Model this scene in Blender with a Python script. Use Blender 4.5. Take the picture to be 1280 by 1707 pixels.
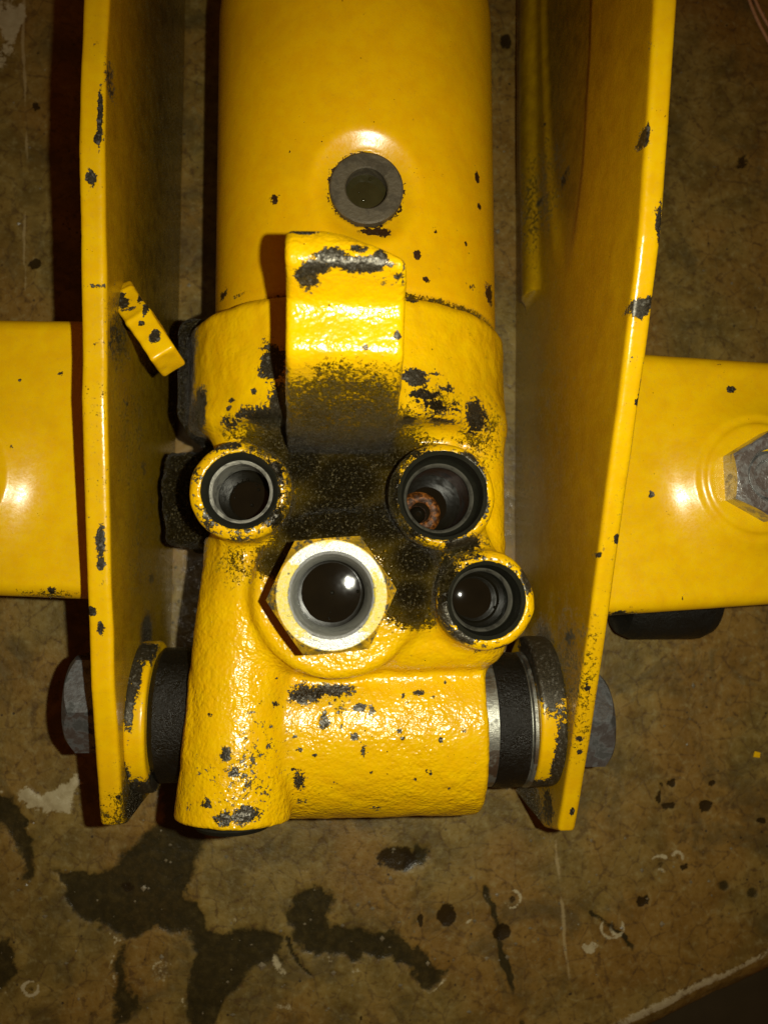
import bpy, math, random
import numpy as np
from mathutils import Matrix, Vector, Quaternion

# ------------------------------------------------------------------ scene, camera, light
for o in list(bpy.data.objects):
    bpy.data.objects.remove(o)
S = bpy.context.scene
COL = S.collection
RNG = np.random.default_rng(7)

W0, H0, F = 1280.0, 1707.0, 1350.0      # photograph size and focal length, in its pixels
CX, CY = W0 / 2, H0 / 2
NAD = (545.0, 960.0)                    # where "straight down" lands in the picture
CAM = np.array([0.0, 0.0, 26.0])        # units are centimetres, bench top at z = 0

_d = Vector(((NAD[0] - CX) / F, -(NAD[1] - CY) / F, -1.0)).normalized()
_q = _d.rotation_difference(Vector((0, 0, -1)))
ROT = np.array(_q.to_matrix())

cam_data = bpy.data.cameras.new('camera')
cam = bpy.data.objects.new('camera', cam_data)
COL.objects.link(cam)
cam.matrix_world = Matrix.Translation(Vector(CAM)) @ _q.to_matrix().to_4x4()
cam_data.sensor_fit = 'VERTICAL'
cam_data.sensor_height = 24.0
cam_data.lens = F / H0 * 24.0
cam_data.clip_start = 0.1
cam_data.clip_end = 1000.0
cam_data.dof.use_dof = True
cam_data.dof.focus_distance = 18.6
cam_data.dof.aperture_fstop = cam_data.lens / 1000.0 / 0.13
S.camera = cam

world = bpy.data.worlds.new('World')
S.world = world
world.use_nodes = True
world.node_tree.nodes['Background'].inputs[0].default_value = (1.0, 0.34, 0.07, 1)
world.node_tree.nodes['Background'].inputs[1].default_value = 0.075

fl = bpy.data.lights.new('phone_flash', 'SPOT')
fl.energy = 19500.0
fl.shadow_soft_size = 0.16
fl.spot_size = math.radians(112)
fl.spot_blend = 1.0
fl.color = (1.0, 0.97, 0.78)
flash = bpy.data.objects.new('phone_flash', fl)
COL.objects.link(flash)
flash.location = (1.9, 0.25, 26.0)
flash.rotation_euler = (0, 0, 0)

S.view_settings.view_transform = 'Standard'
S.view_settings.look = 'None'
S.view_settings.exposure = 0.0
S.view_settings.gamma = 1.0
S.render.engine = 'CYCLES'
S.cycles.max_bounces = 8
S.cycles.diffuse_bounces = 6
S.cycles.glossy_bounces = 3


# ------------------------------------------------------------------ picture <-> place
def ray(u, v):
    d = np.array([(u - CX) / F, -(v - CY) / F, -1.0])
    return ROT @ d


def P(u, v, z):
    d = ray(u, v)
    return CAM + d * ((z - CAM[2]) / d[2])


def PX(u, v, X):
    d = ray(u, v)
    return CAM + d * ((X - CAM[0]) / d[0])


def proj(p):
    q = (p - CAM) @ ROT
    return CX + F * q[:, 0] / -q[:, 2], CY - F * q[:, 1] / -q[:, 2]


def sc(z):
    return (26.0 - z) / F


# ------------------------------------------------------------------ numeric noise
def _hash(ix, iy, iz, seed):
    h = (ix.astype(np.uint32) * np.uint32(374761393) + iy.astype(np.uint32) * np.uint32(668265263)
         + iz.astype(np.uint32) * np.uint32(2246822519) + np.uint32(seed * 3266489917 % 4294967296))
    h = (h ^ (h >> np.uint32(13))) * np.uint32(1274126177)
    h = h ^ (h >> np.uint32(16))
    return h.astype(np.float64) / 4294967295.0


def vnoise(p, scale=1.0, seed=0):
    q = p * scale + 1000.0
    i = np.floor(q).astype(np.int64)
    f = q - i
    f = f * f * (3 - 2 * f)
    r = 0
    for dx in (0, 1):
        wx = f[:, 0] if dx else 1 - f[:, 0]
        for dy in (0, 1):
            wy = f[:, 1] if dy else 1 - f[:, 1]
            for dz in (0, 1):
                wz = f[:, 2] if dz else 1 - f[:, 2]
                r = r + wx * wy * wz * _hash(i[:, 0] + dx, i[:, 1] + dy, i[:, 2] + dz, seed)
    return r


def fbm(p, scale=1.0, octs=4, seed=0):
    a, s, t, r = 1.0, scale, 0.0, 0
    for k in range(octs):
        r = r + a * vnoise(p, s, seed + k * 17)
        t += a
        a *= 0.5
        s *= 2.03
    return r / t


# ------------------------------------------------------------------ signed distances
def smin(a, b, k):
    h = np.clip(0.5 + 0.5 * (b - a) / k, 0, 1)
    return b * (1 - h) + a * h - k * h * (1 - h)


def smax(a, b, k):
    return -smin(-a, -b, k)


def d_cyl(p, c, ax, r, lo, hi, rnd=0.0):
    """cylinder along axis ax (0,1,2) centred on c in the other two, spanning lo..hi, rounded ends"""
    o = [i for i in range(3) if i != ax]
    a = np.hypot(p[:, o[0]] - c[0], p[:, o[1]] - c[1]) - r + rnd
    b = np.abs(p[:, ax] - (lo + hi) / 2) - (hi - lo) / 2 + rnd
    return np.minimum(np.maximum(a, b), 0) + np.hypot(np.maximum(a, 0), np.maximum(b, 0)) - rnd


def d_box(p, lo, hi, rnd):
    lo, hi = np.array(lo), np.array(hi)
    q = np.abs(p - (lo + hi) / 2) - (hi - lo) / 2 + rnd
    return np.linalg.norm(np.maximum(q, 0), axis=1) + np.minimum(q.max(axis=1), 0) - rnd


def d_cone(p, a, b, ra, rb):
    a, b = np.array(a, float), np.array(b, float)
    ab = b - a
    L = np.linalg.norm(ab)
    t = ((p - a) @ ab) / (L * L)
    tc = np.clip(t, 0, 1)
    dr = np.linalg.norm(p - a - np.outer(t, ab), axis=1) - (ra + (rb - ra) * tc)
    dl = (np.abs(t - 0.5) - 0.5) * L
    rnd = 0.10
    x, y = dr + rnd, dl + rnd
    return np.minimum(np.maximum(x, y), 0) + np.hypot(np.maximum(x, 0), np.maximum(y, 0)) - rnd


def d_poly(x, y, poly):
    n = len(poly)
    d = np.full(x.shape, 1e9)
    s = np.ones(x.shape)
    j = n - 1
    for i in range(n):
        ex, ey = poly[j][0] - poly[i][0], poly[j][1] - poly[i][1]
        wx, wy = x - poly[i][0], y - poly[i][1]
        t = np.clip((wx * ex + wy * ey) / (ex * ex + ey * ey + 1e-12), 0, 1)
        d = np.minimum(d, (wx - ex * t) ** 2 + (wy - ey * t) ** 2)
        c1, c2, c3 = y >= poly[i][1], y < poly[j][1], ex * wy > ey * wx
        fl_ = (c1 & c2 & c3) | (~c1 & ~c2 & ~c3)
        s = np.where(fl_, -s, s)
        j = i
    return s * np.sqrt(d)


def d_ext(d2, h, rnd):
    a, b = d2 + rnd, h + rnd
    return np.minimum(np.maximum(a, b), 0) + np.hypot(np.maximum(a, 0), np.maximum(b, 0)) - rnd


def chaikin(pts, n=2, closed=False):
    pts = [np.array(p, float) for p in pts]
    for _ in range(n):
        out = [] if closed else [pts[0]]
        m = len(pts)
        for i in range(m if closed else m - 1):
            a, b = pts[i], pts[(i + 1) % m]
            out += [a * .75 + b * .25, a * .25 + b * .75]
        if not closed:
            out.append(pts[-1])
        pts = out
    return pts


def nets(f, lo, hi, h):
    """surface nets: mesh of f = 0 inside the box lo..hi, vertices pulled onto the surface"""
    ax = [np.arange(lo[i], hi[i] + h, h) for i in range(3)]
    n = [len(a) for a in ax]
    V = np.empty(n)
    YY, ZZ = np.meshgrid(ax[1], ax[2], indexing='ij')
    yz = np.stack([YY.ravel(), ZZ.ravel()], 1)
    step = max(1, 400000 // len(yz))
    for i0 in range(0, n[0], step):
        xs = ax[0][i0:i0 + step]
        pts = np.empty((len(xs) * len(yz), 3))
        pts[:, 0] = np.repeat(xs, len(yz))
        pts[:, 1:] = np.tile(yz, (len(xs), 1))
        V[i0:i0 + step] = f(pts).reshape(len(xs), n[1], n[2])
    ins = V < 0
    c = [m - 1 for m in n]
    cnt = np.zeros(c, int)
    for a in (0, 1):
        for b in (0, 1):
            for d in (0, 1):
                cnt += ins[a:a + c[0], b:b + c[1], d:d + c[2]]
    act = (cnt > 0) & (cnt < 8)
    idx = np.full(c, -1, np.int64)
    cells = np.argwhere(act)
    idx[act] = np.arange(len(cells))
    acc = np.zeros((len(cells), 3))
    k = np.zeros(len(cells))
    corners = [(a, b, d) for a in (0, 1) for b in (0, 1) for d in (0, 1)]
    for c0 in corners:
        for axi in range(3):
            if c0[axi]:
                continue
            c1 = list(c0)
            c1[axi] = 1
            v0 = V[cells[:, 0] + c0[0], cells[:, 1] + c0[1], cells[:, 2] + c0[2]]
            v1 = V[cells[:, 0] + c1[0], cells[:, 1] + c1[1], cells[:, 2] + c1[2]]
            m = (v0 < 0) != (v1 < 0)
            t = np.where(m, v0 / np.where(v0 == v1, 1, v0 - v1), 0)
            q = np.tile(np.array(c0, float), (len(cells), 1))
            q[:, axi] += t
            acc += q * m[:, None]
            k += m
    verts = np.array(lo) + (cells + acc / k[:, None]) * h
    e = h * 0.25
    for _ in range(3):
        v = f(verts)
        g = np.stack([f(verts + np.eye(3)[i] * e) - f(verts - np.eye(3)[i] * e) for i in range(3)], 1) / (2 * e)
        g2 = np.maximum((g * g).sum(1), 0.2)
        stp = np.clip(v / g2, -h * .5, h * .5)
        verts = verts - g * (stp * 0.8)[:, None]
    quads = []
    for axi in range(3):
        o1, o2 = (axi + 1) % 3, (axi + 2) % 3
        sl0 = [slice(None)] * 3
        sl1 = [slice(None)] * 3
        sl0[axi] = slice(0, -1)
        sl1[axi] = slice(1, None)
        a, b = ins[tuple(sl0)], ins[tuple(sl1)]
        e_ = np.argwhere(a != b)
        ok = (e_[:, o1] > 0) & (e_[:, o2] > 0) & (e_[:, o1] < n[o1] - 1) & (e_[:, o2] < n[o2] - 1)
        e_ = e_[ok]
        flip = a[e_[:, 0], e_[:, 1], e_[:, 2]]

        def at(d1, d2):
            q = e_.copy()
            q[:, o1] += d1
            q[:, o2] += d2
            return idx[q[:, 0], q[:, 1], q[:, 2]]
        Q = np.stack([at(-1, -1), at(0, -1), at(0, 0), at(-1, 0)], 1)
        Q[~flip] = Q[~flip][:, ::-1]
        quads.append(Q)
    return verts, np.concatenate(quads)


# ------------------------------------------------------------------ mesh objects
def make_mesh(name, verts, faces, mat=None, attrs=None, smooth=True, sharp=None):
    me = bpy.data.meshes.new(name)
    if isinstance(faces, np.ndarray):
        nf, k = faces.shape
        me.vertices.add(len(verts))
        me.vertices.foreach_set('co', np.asarray(verts, np.float32).ravel())
        me.loops.add(nf * k)
        me.loops.foreach_set('vertex_index', faces.astype(np.int32).ravel())
        me.polygons.add(nf)
        me.polygons.foreach_set('loop_start', np.arange(0, nf * k, k, dtype=np.int32))
        me.polygons.foreach_set('loop_total', np.full(nf, k, np.int32))
        me.update(calc_edges=True)
        me.validate()
    else:
        me.from_pydata([tuple(v) for v in verts], [], [tuple(f) for f in faces])
        me.update()
    me.polygons.foreach_set('use_smooth', np.full(len(me.polygons), smooth, bool))
    if sharp is not None:
        me.set_sharp_from_angle(angle=math.radians(sharp))
    for k_, a in (attrs or {}).items():
        at = me.attributes.new(k_, 'FLOAT', 'POINT')
        at.data.foreach_set('value', np.asarray(a, np.float32))
    if mat:
        me.materials.append(mat)
    return me


def obj(name, me, parent=None):
    o = bpy.data.objects.new(name, me)
    COL.objects.link(o)
    if parent is not None:
        o.parent = parent
        o.matrix_parent_inverse = parent.matrix_world.inverted()
    return o


def empty(name, loc):
    o = bpy.data.objects.new(name, None)
    o.empty_display_size = 0.5
    COL.objects.link(o)
    o.location = loc
    o.matrix_world = Matrix.Translation(Vector(loc))
    return o


def tag(o, label=None, cat=None, group=None, kind=None):
    for k, v in (('label', label), ('category', cat), ('group', group), ('kind', kind)):
        if v:
            o[k] = v
    return o


def lathe(prof, seg=64, wob=0.0):
    """prof: list of (r, z) from outside/top inwards; returns verts, faces (axis z)"""
    v, f = [], []
    m = len(prof)
    for i in range(seg):
        a = 2 * math.pi * i / seg
        for (r, z) in prof:
            v.append((r * math.cos(a), r * math.sin(a), z))
    for i in range(seg):
        j = (i + 1) % seg
        for k in range(m - 1):
            if prof[k][0] < 1e-6:
                f.append((i * m + k, j * m + k + 1, i * m + k + 1))
            elif prof[k + 1][0] < 1e-6:
                f.append((i * m + k, j * m + k, i * m + k + 1))
            else:
                f.append((i * m + k, j * m + k, j * m + k + 1, i * m + k + 1))
    return np.array(v), f


def to_x(v):
    """turn a lathe with axis z into one with axis x"""
    return np.stack([v[:, 2], v[:, 1], -v[:, 0]], 1)


def to_y(v):
    return np.stack([v[:, 0], -v[:, 2], v[:, 1]], 1)


def hexprism(af, h, chamfer=0.12, bore=0.0, seg=72, rot=0.0):
    """hexagonal prism, axis z from 0 to h, top corners turned off by a cone, optional bore"""
    v, f = [], []
    rings = []

    def hexr(a):
        a = (a - rot + math.pi / 6) % (math.pi / 3) - math.pi / 6
        return af / 2 / math.cos(a)
    rc = af / 2 * 0.97
    cols = []
    for i in range(seg):
        a = 2 * math.pi * i / seg + rot
        R = hexr(a)
        zt = h - max(0, (R - rc)) * 0.95
        c = [(R, 0), (R, zt), (rc, h)]
        if bore:
            c += [(rc - 0.03, h), (bore + 0.06, h), (bore, h - 0.06)]
        else:
            c += [(0.0, h)]
        cols.append([(r * math.cos(a), r * math.sin(a), z) for r, z in c])
    m = len(cols[0])
    for c in cols:
        v += c
    for i in range(seg):
        j = (i + 1) % seg
        for k in range(m - 1):
            f.append((i * m + k, j * m + k, j * m + k + 1, i * m + k + 1))
    return np.array(v), f


def tube(pts, r, seg=8):
    pts = [Vector(p) for p in pts]
    v, f = [], []
    up = Vector((0, 0, 1))
    for i, p in enumerate(pts):
        t = (pts[min(i + 1, len(pts) - 1)] - pts[max(i - 1, 0)]).normalized()
        n = t.cross(up)
        n = n.normalized() if n.length > 1e-4 else Vector((1, 0, 0))
        b = n.cross(t)
        rr = r[i] if isinstance(r, (list, tuple)) else r
        for k in range(seg):
            a = 2 * math.pi * k / seg
            v.append(p + n * rr * math.cos(a) + b * rr * math.sin(a))
    for i in range(len(pts) - 1):
        for k in range(seg):
            l = (k + 1) % seg
            f.append((i * seg + k, i * seg + l, (i + 1) * seg + l, (i + 1) * seg + k))
    f.append(tuple(range(seg))[::-1])
    f.append(tuple((len(pts) - 1) * seg + k for k in range(seg)))
    return np.array([tuple(x) for x in v]), f


# ------------------------------------------------------------------ wear spots
def spots(verts, lst, amp=1.0):
    """lst of (u, v, z, ru, rv[, strength]): where on the thing a mark lies; falls off as a soft blob"""
    out = np.zeros(len(verts))
    for s in lst:
        u, v, z, ru, rv = s[:5]
        st = s[5] if len(s) > 5 else 1.0
        c = P(u, v, z)
        k = sc(z)
        rz = max(ru, rv) * k * 1.2
        d = np.sqrt(((verts[:, 0] - c[0]) / (ru * k)) ** 2 + ((verts[:, 1] - c[1]) / (rv * k)) ** 2
                    + ((verts[:, 2] - c[2]) / max(rz, 0.5)) ** 2)
        out = np.maximum(out, st * np.clip(1.25 - 0.6 * d, 0, 1) * (d < 2.1))
    return out * amp


# ------------------------------------------------------------------ materials
class NT:
    def __init__(self, name):
        self.m = bpy.data.materials.new(name)
        self.m.use_nodes = True
        self.t = self.m.node_tree
        self.n = self.t.nodes
        self.b = self.n['Principled BSDF']
        self.co = self.n.new('ShaderNodeTexCoord').outputs['Object']

    def put(self, sock, v):
        if hasattr(v, 'is_output') or isinstance(v, bpy.types.NodeSocket):
            self.t.links.new(v, sock)
        elif v is not None:
            sock.default_value = v

    def attr(self, name):
        a = self.n.new('ShaderNodeAttribute')
        a.attribute_name = name
        return a.outputs['Fac']

    def noise(self, scale, detail=4, rough=0.55, dist=0.0, vec=None, off=0.0):
        x = self.n.new('ShaderNodeTexNoise')
        v = vec or self.co
        if off:
            mp = self.n.new('ShaderNodeMapping')
            mp.inputs['Location'].default_value = (off, off * 1.7, off * .6)
            self.t.links.new(v, mp.inputs[0])
            v = mp.outputs[0]
        self.t.links.new(v, x.inputs['Vector'])
        x.inputs['Scale'].default_value = scale
        x.inputs['Detail'].default_value = detail
        x.inputs['Roughness'].default_value = rough
        x.inputs['Distortion'].default_value = dist
        return x.outputs['Fac']

    def stretch(self, sx, sy, sz):
        mp = self.n.new('ShaderNodeMapping')
        mp.inputs['Scale'].default_value = (sx, sy, sz)
        self.t.links.new(self.co, mp.inputs[0])
        return mp.outputs[0]

    def voro(self, scale, feature='F1', rnd=1.0, vec=None):
        x = self.n.new('ShaderNodeTexVoronoi')
        x.feature = feature
        self.t.links.new(vec or self.co, x.inputs['Vector'])
        x.inputs['Scale'].default_value = scale
        x.inputs['Randomness'].default_value = rnd
        return x.outputs['Distance']

    def math(self, op, a, b=0.0, c=None, clamp=False):
        x = self.n.new('ShaderNodeMath')
        x.operation = op
        x.use_clamp = clamp
        self.put(x.inputs[0], a)
        self.put(x.inputs[1], b)
        if c is not None:
            self.put(x.inputs[2], c)
        return x.outputs[0]

    def ramp(self, v, lo, hi, a=0.0, b=1.0):
        x = self.n.new('ShaderNodeMapRange')
        x.interpolation_type = 'SMOOTHSTEP'
        self.put(x.inputs['Value'], v)
        x.inputs['From Min'].default_value = lo
        x.inputs['From Max'].default_value = hi
        x.inputs['To Min'].default_value = a
        x.inputs['To Max'].default_value = b
        return x.outputs[0]

    def mix(self, f, a, b):
        x = self.n.new('ShaderNodeMix')
        x.data_type = 'RGBA'
        self.put(x.inputs[0], f)
        for s, v in ((x.inputs[6], a), (x.inputs[7], b)):
            self.put(s, (*v, 1) if isinstance(v, tuple) else v)
        return x.outputs[2]

    def fmix(self, f, a, b):
        x = self.n.new('ShaderNodeMix')
        self.put(x.inputs[0], f)
        self.put(x.inputs[2], a)
        self.put(x.inputs[3], b)
        return x.outputs[0]

    def bump(self, h, dist, strength=1.0, normal=None):
        x = self.n.new('ShaderNodeBump')
        self.put(x.inputs['Strength'], strength)
        x.inputs['Distance'].default_value = dist
        self.t.links.new(h, x.inputs['Height'])
        if normal is not None:
            self.t.links.new(normal, x.inputs['Normal'])
        return x.outputs[0]

    def done(self, col, rough, metal=0.0, normal=None, spec=None, coat=None):
        self.put(self.b.inputs['Base Color'], (*col, 1) if isinstance(col, tuple) else col)
        self.put(self.b.inputs['Roughness'], rough)
        self.put(self.b.inputs['Metallic'], metal)
        if normal is not None:
            self.t.links.new(normal, self.b.inputs['Normal'])
        if spec is not None:
            self.put(self.b.inputs['Specular IOR Level'], spec)
        if coat is not None:
            self.put(self.b.inputs['Coat Weight'], coat)
        return self.m


YEL = (0.76, 0.465, 0.0004)
YEL2 = (0.73, 0.41, 0.0004)


def paint(name, cast, speck=0.0, tint=1.0, brown=0.0):
    n = NT(name)
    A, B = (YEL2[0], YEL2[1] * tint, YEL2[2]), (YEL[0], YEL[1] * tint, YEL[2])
    w, g, fm_, rgh = n.attr('wear'), n.attr('grime'), n.attr('film'), n.attr('rough')
    n1 = n.noise(2.6, 5, 0.6)
    n2 = n.noise(11.0, 4, 0.65, 0.3, off=3.1)
    n3 = n.noise(34.0, 3, 0.7, off=7.7)
    # bare patches where the paint has come off
    cn = n.math('ADD', n.math('MULTIPLY', n1, 0.55), n.math('ADD', n.math('MULTIPLY', n2, 1.05), n.math('MULTIPLY', n3, 0.22)))
    chip_v = n.math('ADD', w, n.math('SUBTRACT', cn, 0.915))
    chip = n.ramp(chip_v, 0.48, 0.53)
    # pits and specks scattered over the paint
    vs = n.voro(4.6)
    sp_n = n.noise(1.1, 3, 0.5, off=11.3)
    sp = n.math('MULTIPLY', n.ramp(vs, 0.085, 0.06), n.ramp(sp_n, 0.60 - speck, 0.66 - speck))
    vs2 = n.voro(13.0)
    sp2 = n.math('MULTIPLY', n.ramp(vs2, 0.13, 0.09), n.ramp(n.noise(1.7, 3, 0.6, off=21.0), 0.62 - speck * 1.3, 0.68 - speck))
    specks = n.math('MAXIMUM', sp, sp2)
    # oily dirt, broken up finely
    gn = n.math('ADD', n.math('MULTIPLY', n1, 0.5), n.math('ADD', n.math('MULTIPLY', n2, 1.0), n.math('MULTIPLY', n3, 0.8)))
    gv = n.math('ADD', g, n.math('SUBTRACT', gn, 1.15))
    gr = n.ramp(gv, 0.42, 0.62)
    gr = n.math('MULTIPLY', gr, n.ramp(g, 0.45, 1.0, 0.84, 1.0))
    yel = n.mix(n.ramp(n1, 0.3, 0.7), A, B)
    yel = n.mix(n.math('MULTIPLY', n.ramp(n.noise(0.55, 4, 0.65, 0.5, off=40.0), 0.46, 0.66), 0.22), yel, (0.50, 0.25, 0.004))
    dustn = n.math('MULTIPLY', n.ramp(n2, 0.5, 0.8), 0.22)
    yel = n.mix(dustn, yel, (0.36, 0.19, 0.01))
    yel = n.mix(n.math('MULTIPLY', g, 0.62, clamp=True), yel, (0.30, 0.165, 0.006))
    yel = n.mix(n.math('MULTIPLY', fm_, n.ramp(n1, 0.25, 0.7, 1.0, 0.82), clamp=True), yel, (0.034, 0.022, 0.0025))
    bare = n.mix(n.ramp(n3, 0.35, 0.7), (0.016, 0.012, 0.005), (0.075, 0.064, 0.040))
    bare = n.mix(n.math('MULTIPLY', n.ramp(n2, 0.54, 0.68), 0.75), bare, (0.20, 0.19, 0.155))
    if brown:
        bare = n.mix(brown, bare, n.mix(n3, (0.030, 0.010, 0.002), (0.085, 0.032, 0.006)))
    rim = n.math('MULTIPLY', n.ramp(chip_v, 0.42, 0.49), n.ramp(chip_v, 0.54, 0.50))
    n4 = n.noise(17.0, 2, 0.8, off=17.7)
    dirt = n.mix(n.ramp(n4, 0.56, 0.68), n.mix(n.ramp(g, 0.55, 0.95), (0.062, 0.045, 0.007), n.mix(n1, (0.008, 0.005, 0.001), (0.026, 0.018, 0.0035))), (0.20, 0.165, 0.085))  # pale flecks mixed into the dirt colour stand in for oily glints
    c = n.mix(n.math('MULTIPLY', rim, 0.35), yel, (0.30, 0.15, 0.005))
    c = n.mix(specks, c, (0.05, 0.022, 0.008))
    c = n.mix(chip, c, bare)
    c = n.mix(gr, c, dirt)
    rg = n.fmix(chip, n.ramp(n2, 0.3, 0.75, 0.20, 0.36) if not cast else n.ramp(n2, 0.3, 0.75, 0.17, 0.34), 0.42)
    rg = n.fmix(gr, rg, n.ramp(n2, 0.35, 0.65, 0.10, 0.42))
    # relief
    if cast:
        h = n.math('ADD', n.math('MULTIPLY', n.noise(5.2, 2, 0.5, off=5.5), 0.8),
                   n.math('MULTIPLY', n.noise(11.0, 1, 0.4, off=2.2), 0.75))
        nb = n.bump(h, 0.075, n.math('MULTIPLY', rgh, n.ramp(n.noise(0.8, 2, 0.5, off=50.0), 0.3, 0.7, 0.30, 0.66)))
    else:
        h = n.math('ADD', n.math('MULTIPLY', n.noise(1.4, 2, 0.5, off=5.5), 0.5), n.math('MULTIPLY', n.noise(16.0, 2, 0.5, off=2.2), 0.10))
        nb = n.bump(h, 0.05, 0.35)
    nb = n.bump(n.math('SUBTRACT', 1.0, n.math('MAXIMUM', chip, specks)), 0.03, 0.8, nb)
    nb = n.bump(n.math('MULTIPLY', gr, n.math('ADD', n4, n3)), 0.16, 1.0, nb)
    return n.done(c, rg, n.math('MULTIPLY', chip, 0.45), nb, 0.5)


M_PAINT = paint('smooth_yellow_paint', False, -0.02)
M_TANK = paint('dim_lit_tank_paint', False, -0.01, 0.93, 0.75)  # same yellow, with the orange of dimmer light put into its colour
M_CAST = paint('cast_yellow_paint', True, 0.05)


def mat_steel(name, col, rough, bs=18.0, bd=0.01, dirt=(0.02, 0.018, 0.012), dirtamt=0.5, stretch=None, metal=1.0, spec=None):
    n = NT(name)
    v = n.stretch(*stretch) if stretch else None
    a = n.noise(bs, 4, 0.6, vec=v)
    b = n.noise(2.3, 5, 0.65, 0.4)
    d = n.math('MULTIPLY', n.ramp(b, 0.48, 0.62), dirtamt)
    c = n.mix(d, n.mix(a, tuple(x * .75 for x in col), col), dirt)
    r = n.math('ADD', n.math('MULTIPLY', a, 0.2), n.fmix(d, rough, rough + .25))
    return n.done(c, r, n.math('MULTIPLY', n.math('SUBTRACT', 1.0, n.math('MULTIPLY', d, 0.7)), metal), n.bump(a, bd, 0.6), spec)


M_BORE = mat_steel('oily_bored_steel', (0.42, 0.41, 0.35), 0.34, 7.0, 0.04, dirtamt=0.7, stretch=(1, 1, 6), metal=.35)
M_DARKBORE = mat_steel('black_oiled_steel', (0.016, 0.016, 0.011), 0.28, 9.0, 0.02, dirtamt=0.6, stretch=(1, 1, 5), metal=0.0, spec=.06)
M_RING = mat_steel('dull_oily_ring', (0.10, 0.095, 0.075), 0.34, 8, 0.02, dirtamt=.9, metal=.3)
M_BOLT = mat_steel('grey_bolt_steel', (0.30, 0.32, 0.33), 0.36, 7.0, 0.02, dirtamt=0.8, metal=0.95)
M_BUSH = mat_steel('bright_bushing_steel', (0.42, 0.42, 0.36), 0.30, 6.0, 0.012, dirtamt=0.6, stretch=(1, 9, 9))
M_NUT = mat_steel('zinc_plated_steel', (0.56, 0.57, 0.56), 0.22, 9.0, 0.03, dirtamt=0.5, metal=.92)


def mat_fitting():
    n = NT('zinc_with_yellow_overspray')
    a = n.noise(12, 4, 0.6)
    b = n.noise(1.6, 6, 0.68, 0.3, off=4.2)
    w = n.attr('wear')
    yl = n.ramp(n.math('ADD', n.math('ADD', n.math('MULTIPLY', b, 1.3), n.math('MULTIPLY', a, 0.5)), w), 0.96, 1.16)
    film = n.math('MULTIPLY', yl, n.ramp(a, 0.3, 0.6, 0.55, 1.0))
    dk = n.ramp(n.math('ADD', n.noise(5.5, 5, 0.7, off=9.0), n.math('MULTIPLY', n.ramp(w, 0.5, 0.7), 0.10)), 0.61, 0.68)
    c = n.mix(film, n.mix(a, (0.34, 0.35, 0.34), (0.56, 0.57, 0.56)), (0.58, 0.46, 0.04))
    c = n.mix(n.ramp(w, 0.5, 0.7, 0.0, 0.95), c, n.mix(n.ramp(b, 0.35, 0.65), (0.12, 0.075, 0.004), (0.66, 0.36, 0.001)))
    c = n.mix(dk, c, (0.07, 0.06, 0.035))
    return n.done(c, n.math('ADD', n.math('MULTIPLY', a, 0.25), 0.33), n.math('MULTIPLY', n.math('SUBTRACT', 1.0, n.math('MAXIMUM', yl, n.ramp(w, .5, .7))), 0.55),
                  n.bump(n.math('ADD', a, b), 0.04, 0.7))


M_FIT = mat_fitting()


def mat_rubber(name, col, rough=0.45, speck=True):
    n = NT(name)
    a = n.noise(14, 5, 0.7)
    b = n.noise(3, 4, 0.6)
    c = n.mix(n.ramp(a, 0.70, 0.80), col, (0.12, 0.11, 0.08))
    return n.done(c, n.ramp(b, 0.3, 0.7, rough - .12, rough + .12), 0.0, n.bump(n.math('ADD', a, b), 0.05, 0.8), 0.3)


M_RUB = mat_rubber('greasy_black_rubber', (0.007, 0.006, 0.004), 0.34)


def mat_oil():
    n = NT('black_hydraulic_oil')
    a = n.noise(2.0, 2, 0.5)
    c = n.mix(a, (0.003, 0.003, 0.002), (0.008, 0.006, 0.003))
    return n.done(c, 0.03, 0.0, n.bump(a, 0.01, 0.3), 0.6)


M_OIL = mat_oil()


def mat_rust():
    n = NT('wet_rusty_seat')
    a = n.noise(9, 5, 0.65, 0.3)
    c = n.mix(n.ramp(a, 0.42, 0.70), (0.030, 0.010, 0.002), (0.26, 0.085, 0.012))
    return n.done(c, 0.38, 0.0, n.bump(a, 0.05, 0.7), 0.25)


M_RUST = mat_rust()


def mat_copper():
    n = NT('old_copper_strand')
    a = n.noise(12, 4, 0.6)
    return n.done(n.mix(a, (0.34, 0.17, 0.07), (0.75, 0.44, 0.24)), 0.35, 0.3, n.bump(a, 0.01, 0.5))


M_COP = mat_copper()


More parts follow.
